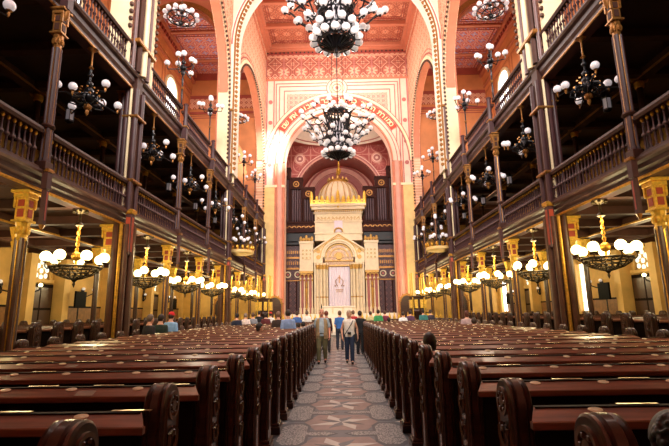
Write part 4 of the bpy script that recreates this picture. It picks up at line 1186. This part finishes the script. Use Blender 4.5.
    P.append(('iron_frame', b.mesh('iron_frame', [M['black'], M['goldD']], True), (0,0,0)))
    g = globe_mesh(.1, M['globeW'])
    for l in gl: P.append(('globe', g, l))
    for s in (-1, 1):
        for k in range(-1, 7):
            build(P, 'iron_chandelier', 'black iron chandelier under the upper %s gallery, %s from the near end' % (SIDE[s], ordn(k+2)), 'chandelier', (s*(W+.05), YK(k)+1.5, G2), 'unlit chandeliers under the upper %s gallery' % SIDE[s], .3 if s < 0 else 1.1)
    # lamp standards on nave posts
    P = []
    b = MB(); b.lathe([(.06,0),(.08,.1),(.035,.15),(.03,.8),(.06,.85),(.03,.9),(.03,1.4),(.07,1.45),(.09,1.55),(.05,1.65)], (0,0,0), 8, 0)
    b.lathe([(.04,.8),(.065,.85),(.04,.9)], (0,0,0), 8, 1)
    gl = [(0,0,2.42)]
    b.tube([(0,0,1.6),(0,0,2.3)], .03, 6); b.sphere((0,0,1.75), .14, 8, 6); b.sphere((0,0,2.0), .09, 8, 5)
    for i in range(6):
        a = i*PI/3 + .4; h = 2.1 if i % 2 else 1.85; rr = .42 if i % 2 else .62
        b.tube([(r_*cos(a), r_*sin(a), z) for r_, z in ((.05,1.7),(.3,1.65),(rr-.03,h-.25),(rr,h-.1))], .022, 5, 0)
        b.lathe([(.02,-.14),(.06,-.08)], (rr*cos(a), rr*sin(a), h), 6, 1); gl.append((rr*cos(a), rr*sin(a), h+.02))
    P.append(('standard', b.mesh('standard', [M['black'], M['goldD']], True), (0,0,0)))
    g = globe_mesh(.115, M['globeW'])
    for l in gl: P.append(('globe', g, l))
    for s in (-1, 1):
        for k in (-1, 0, 2, 3, 5, 6):
            build(P, 'lamp_standard', 'black lamp standard on the upper %s gallery rail, %s from the near end' % (SIDE[s], ordn(k+2)), 'lamp', (s*(W+.04), YK(k), 9.75), 'lamp standards on the %s gallery rail' % SIDE[s], k*.5)
    # ring chandeliers of the side bays
    P = []
    b = MB(); b.ring((0,0,0), .62, .03, 24, 5); b.ring((0,0,-.12), .4, .025, 20, 5); b.ring((0,0,.25), .25, .02, 16, 5)
    b.tube([(0,0,-.3),(0,0,5.4)], .015, 5); b.sphere((0,0,-.28), .12, 8, 5); b.sphere((0,0,.3), .09, 6, 5)
    gl = []
    for i in range(12):
        a = i*PI/6; b.tube([(.05*cos(a),.05*sin(a),-.2),(.35*cos(a),.35*sin(a),-.15),(.62*cos(a),.62*sin(a),0),(.7*cos(a),.7*sin(a),.06)], .018, 4)
        b.sphere((.62*cos(a),.62*sin(a),-.16), .03, 5, 3, 1); b.sphere((.4*cos(a),.4*sin(a),-.26), .03, 5, 3, 1)
        gl.append((.72*cos(a),.72*sin(a),.13))
    for i in range(5): a = i*2*PI/5; gl.append((.3*cos(a),.3*sin(a),.36))
    P.append(('ring_frame', b.mesh('ring_frame', [M['black'], M['goldD']], True), (0,0,0)))
    for l in gl: P.append(('globe', g, l))
    for s in (-1, 1):
        for k, z in ((2.5, 15.2), (5.5, 15.35)):
            build(P, 'ring_chandelier', 'ring chandelier of white globes hanging in the %s arch of the %s wall' % ('nearer' if k < 3 else 'farther', SIDE[s]), 'chandelier', (s*7.2, YK(k), z), 'ring chandeliers in the %s arches' % SIDE[s])
    # the two great chandeliers; z=0 at lowest ring
    b = MB()
    for z, r_, t in ((0,.72,.05),(.35,.85,.05),(.75,.62,.05),(1.5,.62,.05),(2.4,.66,.05),(3.1,.85,.06),(3.3,.6,.05)): b.ring((0,0,z), r_, t, 28, 5)
    b.lathe([(.06,-.5),(.12,-.3),(.5,-.05),(.6,.02)], (0,0,0), 12)
    for i in range(20):
        a = i*PI/10
        b.tube([(r_*cos(a+d), r_*sin(a+d), z) for r_, z, d in ((.2,-.3,0),(.72,0,.15),(.85,.35,0),(.62,.75,.15),(.6,1.5,0),(.66,2.4,.12),(.85,3.1,0),(.5,3.45,0),(.1,3.3,0))], .038, 4)
        b.tube([(.6*cos(a), .6*sin(a), 1.0),(.85*cos(a+.15),.85*sin(a+.15),1.3),(.65*cos(a+.3),.65*sin(a+.3),1.7),(.95*cos(a+.15),.95*sin(a+.15),2.2),(.62*cos(a),.62*sin(a),2.7)], .03, 4)
        for z in (1.2, 1.75, 2.3, 2.9): b.sphere((.72*cos(a),.72*sin(a),z), .08, 5, 4)
    gl = []
    for i in range(14): a = i*2*PI/14 + .2; gl.append((.98*cos(a), .98*sin(a), .12)); b.tube([(.7*cos(a),.7*sin(a),0),(.98*cos(a),.98*sin(a),-.06)], .03, 4); b.sphere((.98*cos(a),.98*sin(a),-.04), .05, 5, 3)
    for i in range(10): a = i*2*PI/10; gl.append((.82*cos(a), .82*sin(a), .82)); b.tube([(.62*cos(a),.62*sin(a),.55),(.82*cos(a),.82*sin(a),.6)], .03, 4)
    arms = ((1.25,1.15),(1.62,1.45),(1.45,1.95),(2.0,1.95),(2.42,2.45),(1.95,2.75),(2.4,3.05),(1.75,3.4))
    for i in range(6): a = i*PI/3; gl.append((.5*cos(a), .5*sin(a), 3.75)); b.tube([(.1*cos(a),.1*sin(a),3.2),(.5*cos(a),.5*sin(a),3.55)], .04, 4)
    for i in range(8):
        a = i*PI/4 + PI/8
        b.tube([(r_*cos(a), r_*sin(a), z) for r_, z in ((.6,1.2),(1.0,1.05),(1.5,1.4),(1.9,1.9),(2.2,2.3))], .05, 5)
        b.tube([(r_*cos(a), r_*sin(a), z) for r_, z in ((.7,2.9),(1.2,2.6),(1.7,2.5),(2.0,2.3))], .045, 5)
        b.tube([(r_*cos(a+.1), r_*sin(a+.1), z) for r_, z in ((1.0,1.1),(1.3,1.9),(1.7,2.1),(1.5,2.5),(1.2,2.2))], .035, 4)
        for j, (rr, z) in enumerate(arms):
            d = (0,.2,-.17,-.13,.03,.16,-.16,.1)[j]
            p = (rr*cos(a+d), rr*sin(a+d), z); gl.append(p)
            q = ((rr-.25)*cos(a+d*.5), (rr-.25)*sin(a+d*.5), z-.3); b.tube([q, (p[0],p[1],p[2]-.15)], .035, 4); b.sphere((p[0],p[1],p[2]-.19), .07, 5, 3)
    fr = b.mesh('iron_frame', [M['black']], True)
    b = MB()
    for i in range(6): a = i*PI/3; b.lathe([(.05,0),(.12,.08),(.12,1.5),(.05,1.6)], (.27*cos(a), .27*sin(a), .9), 8)
    core = b.mesh('glass_core', [M['globeW']], True)
    b = MB()
    for x in (-.35, .35): b.cyl((x,0,3.2), (x*1.0,0,ZC-12.3), .018, n=5)
    b.cyl((0,0,3.3), (0,0,ZC-12.3), .03, n=6)
    ch = b.mesh('suspension_rods', [M['black']], True)
    b = MB(); b.lathe([(.02,-1.5),(.12,-1.35),(.16,-1.1),(.05,-.95),(.03,-.5)], (0,0,0), 10); b.sphere((0,0,-.7), .07, 6, 5)
    pend = b.mesh('gilt_pendant', [M['gold']], True)
    gm = globe_mesh(.175, M['globeN'], n=16)
    for y, z, lab, pd in ((18.5, 13.75, 'huge black iron chandelier covered in white globes, nearer one at the top of the nave', 0), (30.1, 12.55, 'huge black iron chandelier covered in white globes, hanging before the chancel arch', 1)):
        r = thing('great_chandelier', lab, 'chandelier', (0.02, y, z), 0, 'great nave chandeliers'); r.scale = (1.1,1.1,1)
        obj('iron_frame', fr, r); obj('glass_core', core, r)
        o = obj('suspension_rods', ch, r); 
        if y < 20: o.scale = (1,1,(ZC-z)/(ZC-12.3))
        else: o.scale = (1,1,(ZC-z)/(ZC-12.3))
        if pd: obj('gilt_pendant', pend, r)
        for l in gl: obj('globe', gm, r, l)
    # lanterns deep in the lower gallery
    b = MB(); b.lathe([(.05,0),(.13,.05),(.13,.1)], (0,0,0), 6, 0); b.lathe([(.13,.42),(.15,.46),(.06,.56),(.02,.62)], (0,0,0), 6, 0); b.tube([(0,0,.6),(0,0,1.15)], .012, 4)
    for i in range(6): a = i*PI/3; b.tube([(.125*cos(a),.125*sin(a),.05),(.125*cos(a),.125*sin(a),.45)], .012, 4); b.sphere((.16*cos(a),.16*sin(a),.47), .025, 4, 3)
    fr = b.mesh('lantern_frame', [M['black']], True)
    b = MB(); b.lathe([(.11,.1),(.11,.42)], (0,0,0), 6); gg = b.mesh('lantern_glass', [M['lant']])
    for s in (-1, 1):
        for k in range(0, 7):
            r = thing('hanging_lantern', 'small glass lantern inside the lower %s gallery, %s from the near end' % (SIDE[s], ordn(k+1)), 'lantern', (s*7.9, YK(k)+3.4, 7.2), 0, 'lanterns in the %s gallery' % SIDE[s])
            obj('lantern_frame', fr, r); obj('lantern_glass', gg, r)
    # wall sconces
    b = MB(); b.lathe([(.02,-.25),(.07,-.2),(.05,0),(.08,.1),(.02,.25)], (0,0,0), 6)
    for d in (-1, 1): b.tube([(0,0,-.1),(.15,d*.15,-.16),(.3,d*.35,-.05),(.3,d*.45,.08)], .03, 5); b.lathe([(.03,.05),(.07,.1)], (.3,d*.45,0), 6)
    sc = b.mesh('bracket', [M['black']], True)
    g1_, g2_ = globe_mesh(.08, M['globeN']), globe_mesh(.08, M['globeY'])
    for s in (-1, 1):
        for i, (k, lit) in enumerate(((1.9,0),(3.3,0),(4.25,1),(5.1,0),(6.2,0),(2.25,1))):
            r = thing('wall_sconce', 'black double-armed sconce on the ochre %s wall, %s' % (SIDE[s], ('beside the nearer door','between the two doors','lit, past the nearer window bay','nearer the far door','farthest along the wall','lit, right before the nearer door')[i]), 'sconce', (s*(WO-.06), YK(k)+.55, 2.75), PI if s > 0 else 0, 'sconces on the %s wall' % SIDE[s])
            obj('bracket', sc, r)
            for d in (-1, 1): obj('globe', (g1_, g2_)[lit], r, (.3, d*.45, .17))
chandeliers()

# ------------------------------------------------------------------ wall monitors
def monitors():
    for s in (-1, 1):
        for k, w in ((3.0, 'nearer'), (6.05, 'farther')):
            r = thing('monitor', 'black flat monitor on a stand beside the %s door of the %s aisle' % (w, SIDE[s]), 'monitor', (s*12.0, YK(k)+.3, 0))
            b = MB(); b.bbox(-.04,.04,-.42,.42,2.0,2.75,.01); b.build('display', M['screen'], r)
            b = MB(); b.cyl((s*.07,0,0),(s*.07,0,2.3), .03); b.box(-.25,.25,-.25,.25,0,.03); b.build('stand', M['black'], r)
monitors()

# ------------------------------------------------------------------ pews
def end_mesh(H, D=.20, T=.11):
    b = MB(); r = D/2
    path = [(-r-.015, 0), (-r-.015, .12), (-r, .15)] + [(-r, .5), (-r, H-r)] + [(-r*cos(PI*i/12), H-r+r*sin(PI*i/12)) for i in range(1, 12)] + [(r, H-r), (r, .5), (r, .15), (r+.015, .12), (r+.015, 0)]
    xs = [(-.5,0),(-.44,.10),(-.34,.12),(-.24,.0),(-.16,.13),(.16,.13),(.24,0),(.34,.12),(.44,.10),(.5,0)]
    c = (0, H-r)
    rings = []
    for (u, z) in path:
        dx, dz = u, max(0, z-c[1]); l = math.hypot(dx, dz) or 1
        nx, nz = (dx/l, dz/l)
        rings.append([(x*T, u + nx*o*.1, z + nz*o*.1) for x, o in xs])
    b.loft(rings, 0, False, False)
    for sx in (-.5, .5):
        b.add([(sx*T, u, z) for u, z in path], [tuple(range(len(path)))], 0)
    for z0, z1, e in ((0,.10,.035),(.10,.14,.02)): b.bbox(-T/2-e, T/2+e, -r-e-.01, r+e+.01, z0, z1, .01, 0)
    m1 = b.mesh('bench_end', [M['wood']], True)
    b = MB()
    for sx in (-1, 1):
        F = lambda u, z, d: (sx*(T/2+d), u, z)
        b.arc(0, H-r, r*.55, r*.72, 0, .012, F, 0, 0, 2*PI, 14)
        b.arc(0, H-r, 0, r*.28, 0, .012, F, 0, 0, 2*PI, 8)
        for i in range(6):
            a = i*PI/3; b.sphere(F(r*.42*cos(a), H-r+r*.42*sin(a), .004), .014, 5, 3, 0)
        for z0 in (H-r-.17, H-r-.34, H-r-.51):
            for d in (-1, 1):
                b.tube([F(0, z0-.06, .008), F(d*.05, z0-.02, .01), F(d*.055, z0+.04, .01), F(d*.02, z0+.06, .01), F(d*.015, z0+.02, .01)], .011, 4)
            b.sphere(F(0, z0+.04, .005), .02, 5, 3, 0)
        for d in (-1, 1): b.tube([F(d*r*.8, .25, .0), F(d*r*.8, H-r, .0)], .008, 4)
    m2 = b.mesh('carved_relief', [M['carve']], True)
    return m1, m2
def pews():
    EH, EC = end_mesh(1.253)
    EH2, EC2 = end_mesh(1.49, .26, .14)
    def furn(L, zb):
        k = zb/1.15
        b = MB(); b.bbox(-L/2,L/2,-.10,.36,.42,.46,.01); b.box(-L/2,L/2,.33,.36,.36,.42); seat = b.mesh('seat', [M['desk']])
        b = MB(); b.add([(-L/2,-.135,.1),(L/2,-.135,.1),(L/2,-.10,.1),(-L/2,-.10,.1),(-L/2,-.15,zb),(L/2,-.15,zb),(L/2,-.11,zb),(-L/2,-.11,zb)], [(3,2,1,0),(4,5,6,7),(0,1,5,4),(1,2,6,5),(2,3,7,6),(3,0,4,7)])
        n = max(2, int(L/.8))
        for i in range(n+1): x = -L/2+.04+(L-.08)*i/n; b.box(x-.035,x+.035,-.155,-.12,.12,zb-.1)
        b.box(-L/2,L/2,-.16,-.12,.12,.2)
        back = b.mesh('backrest', [M['woodD']])
        b = MB(); y0, y1, z0, z1 = -.24, -.13, zb-.045, zb
        e = .06; b.add([(-L/2-e,y0,z0-.03),(L/2+e,y0,z0-.03),(L/2,y1,z1-.03),(-L/2,y1,z1-.03),(-L/2-e,y0,z0),(L/2+e,y0,z0),(L/2,y1,z1),(-L/2,y1,z1)], [(3,2,1,0),(4,5,6,7),(0,1,5,4),(1,2,6,5),(2,3,7,6),(3,0,4,7)])
        b.bbox(-L/2-e,L/2+e,y0-.01,y0+.02,z0-.04,z0-.0,.006)
        desk = b.mesh('book_desk', [M['desk']])
        return seat, back, desk
    b = MB(); b.lathe([(.036,0),(.036,.003),(.03,.005)], (0,0,0), 14, sx=1, sy=.6); plate = b.mesh('name_plate', [M['brass']], True)
    b = MB(); b.box(-.10,.10,-.012,.010,0,.003); strip = b.mesh('brass_strip', [M['strip']])
    b = MB(); b.box(-.06,.06,-.03,.03,0,.002); card = b.mesh('paper_card', [M['paper']])
    XA, XB = .923, 5.2
    L = XB-XA-.1; A = furn(L, 1.15)
    n = 31
    def dz(y): return 1.15 - (-.13-y)*.045/.11
    slope = math.atan(.045/.11)
    for s in (-1, 1):
        for i in range(n):
            Y = 1.657 + .831*i
            cx = s*(XA+XB)/2
            r = thing('pew', 'dark mahogany pew, %s nave block, %s row from the near end' % (SIDE[s], ordn(i+1)), 'pew', (cx, Y, 0), 0, 'nave pews, %s block' % SIDE[s])
            obj('seat', A[0], r); obj('backrest', A[1], r); obj('book_desk', A[2], r)
            for e in (-1, 1):
                o = obj('bench_end', EH, r, (e*(XB-XA)/2, 0, 0)); obj('carved_relief', EC, o)
            m = 8
            for j in range(m):
                x = -L/2 + (j+.55 + .12*((i*7+j*3) % 5 - 2)/2)*L/m*.98
                if i < 26 or j % 2:
                    o = obj('name_plate', plate, r, (x, -.165, dz(-.165)+.0005)); o.rotation_euler = (slope,0,0)
                    o = obj('brass_strip', strip, r, (x+.23, -.122, 1.153))
                if i < 6 and (i*5+j*3) % 4 == 0:
                    o = obj('paper_card', card, r, (x+.12, -.21, dz(-.21)+.0005)); o.rotation_euler = (slope,0,0)
    # side blocks
    L2_ = 4.3; B = furn(L2_, 1.36)
    for s in (-1, 1):
        for i in range(27):
            Y = 7.0 + .859*i
            if Y > 28: break
            r = thing('side_pew', 'tall-ended dark pew, %s aisle block, %s row from the near end' % (SIDE[s], ordn(i+1)), 'pew', (s*9.25, Y, 0), 0, 'aisle pews, %s block' % SIDE[s])
            obj('seat', B[0], r); obj('backrest', B[1], r); obj('book_desk', B[2], r)
            for e in (-1, 1):
                o = obj('bench_end', EH2, r, (e*2.25, 0, 0)); obj('carved_relief', EC2, o)
pews()

# ------------------------------------------------------------------ pulpits, gilt rails, stairs at the end of the nave
def fittings():
    for s in (-1, 1):
        r = thing('sounding_board', 'round gilded canopy with spiky crest hanging on the %s pier above the pulpit' % SIDE[s], 'canopy', (s*5.85, 26.0, 4.95), 0, 'pulpit canopies')
        b = MB(); b.lathe([(.05,.0),(.3,.02),(.7,.08),(.82,.14),(.82,.28),(.7,.32)], (0,0,0), 16); b.box(*sorted((0, s*.6)), -.1, .1, .1, .25); b.build('canopy', M['yel'], r, True)
        b = MB()
        for i in range(16): a = i*PI/8; b.sphere((.78*cos(a), .78*sin(a), .42), .09, 6, 4, 0, 1, 1, 1.6)
        b.build('cresting', M['gold'], r, True)
        b = MB(); b.lathe([(.12,.3),(.05,.5),(.04,1.6),(.1,1.7),(.02,1.9)], (0,0,0), 8); b.build('finial', M['black'], r, True)
        g = globe_mesh(.11, M['globeW'])
        for i in range(5): a = i*2*PI/5; obj('globe', g, r, (.42*cos(a), .42*sin(a), 1.0)); 
        b = MB()
        for i in range(5): a = i*2*PI/5; b.tube([(0,0,.75),(.3*cos(a),.3*sin(a),.7),(.42*cos(a),.42*sin(a),.9)], .025, 5)
        b.build('lamp_arm', M['black'], r)
        # pulpit with columns
        r = thing('pulpit', 'carved wood and gilt pulpit on columns with stair below the %s canopy' % SIDE[s], 'pulpit', (s*5.0, 29.6, 0), 0, 'pulpits at the chancel end'); r.scale = (.82,.82,.9)
        b = MB(); b.lathe([(.2,0),(.25,.2),(.15,.4),(.15,1.2),(.5,1.6),(.62,1.7)], (0,0,0), 8); b.build('foot', M['wood'], r)
        b = MB(); b.lathe([(.62,1.7),(.66,1.8),(.6,1.9),(.6,2.7),(.68,2.78),(.68,2.86)], (0,0,0), 8, 0)
        for i in range(8):
            a = i*PI/4+PI/8; b.box(.56*cos(a)-.12, .56*cos(a)+.12, .56*sin(a)-.12, .56*sin(a)+.12, 2.0, 2.6, 1)
        b.build('drum', [M['wood'], M['goldY']], r)
        for i in range(4):
            a = i*PI/2+PI/4; b = MB(); b.lathe([(.05,0),(.05,4.4),(.09,4.5)], (.62*cos(a), .62*sin(a), 0), 6); b.build('column', M['goldY'], r, True)
        b = MB()
        for i in range(8): b.box(*sorted((s*(.6+.28*i), s*(.9+.28*i))), -.35, .35, max(0,1.7-.22*i-.06), 1.7-.22*i)
        b.build('stair', M['black'], r)
        # dark carved stalls with pointed gables against piers
        for j, (x, y) in enumerate(((4.9, 33.6), (8.3, 31.8))):
            r = thing('canopied_stall', 'dark carved stall with arched gilt-edged hood, %s side, %s the pier' % (SIDE[s], 'before' if j == 0 else 'in the aisle beside'), 'stall', (s*x, y, 0), 0, 'carved stalls')
            b = MB(); b.box(-.55,.55,-.05,.3,0,2.3); b.prism([(-.55,2.3),(.55,2.3)] + [(.55*cos(PI*i/12), 2.3+.6*sin(PI*i/12)) for i in range(13)], -.05, .3, MY); b.build('back_panel', M['wood'], r)
            b = MB(); b.arc(0, 2.3, .45, .6, -.12, -.05, MY, 0, n=16); b.box(-.6,-.5,-.12,-.05,.3,2.3); b.box(.5,.6,-.12,-.05,.3,2.3)
            for i in range(7): a = PI*i/6; b.sphere((-.62*cos(a), -.08, 2.3+.64*sin(a)), .06, 5, 4)
            b.build('gilt_frame', M['goldD'], r)
        # gilded picket railing
        for j, (x0, x1) in enumerate(((1.3, 5.0), (5.4, 10.8))):
            r = thing('gilded_railing', 'gilded railing of pointed pickets closing off the dais, %s side, %s part' % (SIDE[s], 'inner' if j == 0 else 'outer'), 'railing', (s*(x0+x1)/2, 31.0, 0), 0, 'gilded railings')
            Lr = x1-x0
            b = MB(); b.box(-Lr/2, Lr/2, -.04, .04, .1, .2); b.box(-Lr/2, Lr/2, -.04, .04, 1.05, 1.13); b.box(-Lr/2, Lr/2, -.06, .06, 0, .1)
            b.build('rail', M['wood'], r)
            b = MB(); b.prism([(-.07,.2),(.07,.2),(.07,1.05),(.1,1.2),(.05,1.35),(0,1.6),(-.05,1.35),(-.1,1.2),(-.07,1.05)], -.03, .03, MY); b.sphere((0,0,1.28), .09, 6, 4)
            pk = b.mesh('picket', [M['goldY']])
            m = int(Lr/.3)
            for i in range(m): obj('picket', pk, r, (-Lr/2+.15+i*(Lr-.3)/(m-1), 0, 0))
    # tall candle stand in the aisle end
    r = thing('candle_stand', 'thin black standing cross-armed holder at the end of the centre aisle', 'stand', (-1.35, 31.6, 0))
    b = MB(); b.lathe([(.16,0),(.05,.08),(.025,.2),(.025,1.9),(.05,2.0),(.01,2.2)], (0,0,0), 8); b.build('pole', M['blackm'], r, True)
    b = MB(); b.box(-.14,.14,-.02,.02,1.75,1.8); b.build('cross_arm', M['blackm'], r)
fittings()

# ------------------------------------------------------------------ light
w = bpy.data.worlds.new('world'); S.world = w; w.use_nodes = True
w.node_tree.nodes['Background'].inputs[0].default_value = (.9,.75,.7,1); w.node_tree.nodes['Background'].inputs[1].default_value = .3
light('west_fill_light', (0, YW+.6, 17), 4200, (1,.93,.88), typ='AREA', sx=8, sy=6, to=(0, 36, 19)).data.spread = R(100)  # added area fill from the west end, no window is modelled there
light('nave_light', (0, 12, 17.5), 420, (1,.90,.82), 1.2)
light('nave_light', (0, 24.5, 16.0), 900, (1,.92,.86), 1.2)
light('nave_light', (0, 31.5, 19.0), 1300, (1,.93,.88), .8)
light('nave_floor_fill', (0, 16, 13.5), 900, (1,.93,.86), typ='AREA', sx=5, sy=14, to=(0, 14, 0))  # added overhead fill to brighten the aisle floor
light('chancel_light', (0, 38.0, 15.8), 260, (1,.80,.78), .8)
light('ark_spot', (0, 30.5, 9.0), 480, (1,.93,.84), .5, typ='SPOT', ang=R(34), to=(0, 40.5, 6.5))
light('sun_glare_spot', (.5, 28.5, 17.5), 22000, (1,.98,.97), .3, typ='SPOT', ang=R(26), to=(-6.0, 36, 14.8))
light('lilac_jamb_spot', (-3.0, 28.5, 12), 420, (.75,.65,1), .4, typ='SPOT', ang=R(26), to=(5.0, 36, 9))  # lilac-tinted spot inside the nave, aimed at the right chancel pier
for s in (-1, 1):
    for k in (2.5, 5.5):
        light('side_window_light', (s*8.3, YK(k), 17.0), 330, (1,.84,.6), .8)
    light('gallery_light', (s*8.2, YK(-.5), 15), 200, (1,.8,.66), .8)
    light('gallery_end_glow', (s*10.5, YK(5.3), 7.4), 55 if s > 0 else 14, (1,.6,.36), .4)
    light('gallery_end_glow', (s*10.5, YK(3.2), 7.4), 10, (1,.6,.36), .4)
    light('choir_light', (s*5.0, 33.2, 3.6), 90, (1,.8,.4), .3)

S.view_settings.view_transform = 'Standard'
S.view_settings.look = 'None'
S.view_settings.exposure = 0
try: S.cycles.max_bounces = 6; S.cycles.diffuse_bounces = 3; S.cycles.glossy_bounces = 3; S.cycles.sample_clamp_indirect = 4
except Exception: pass
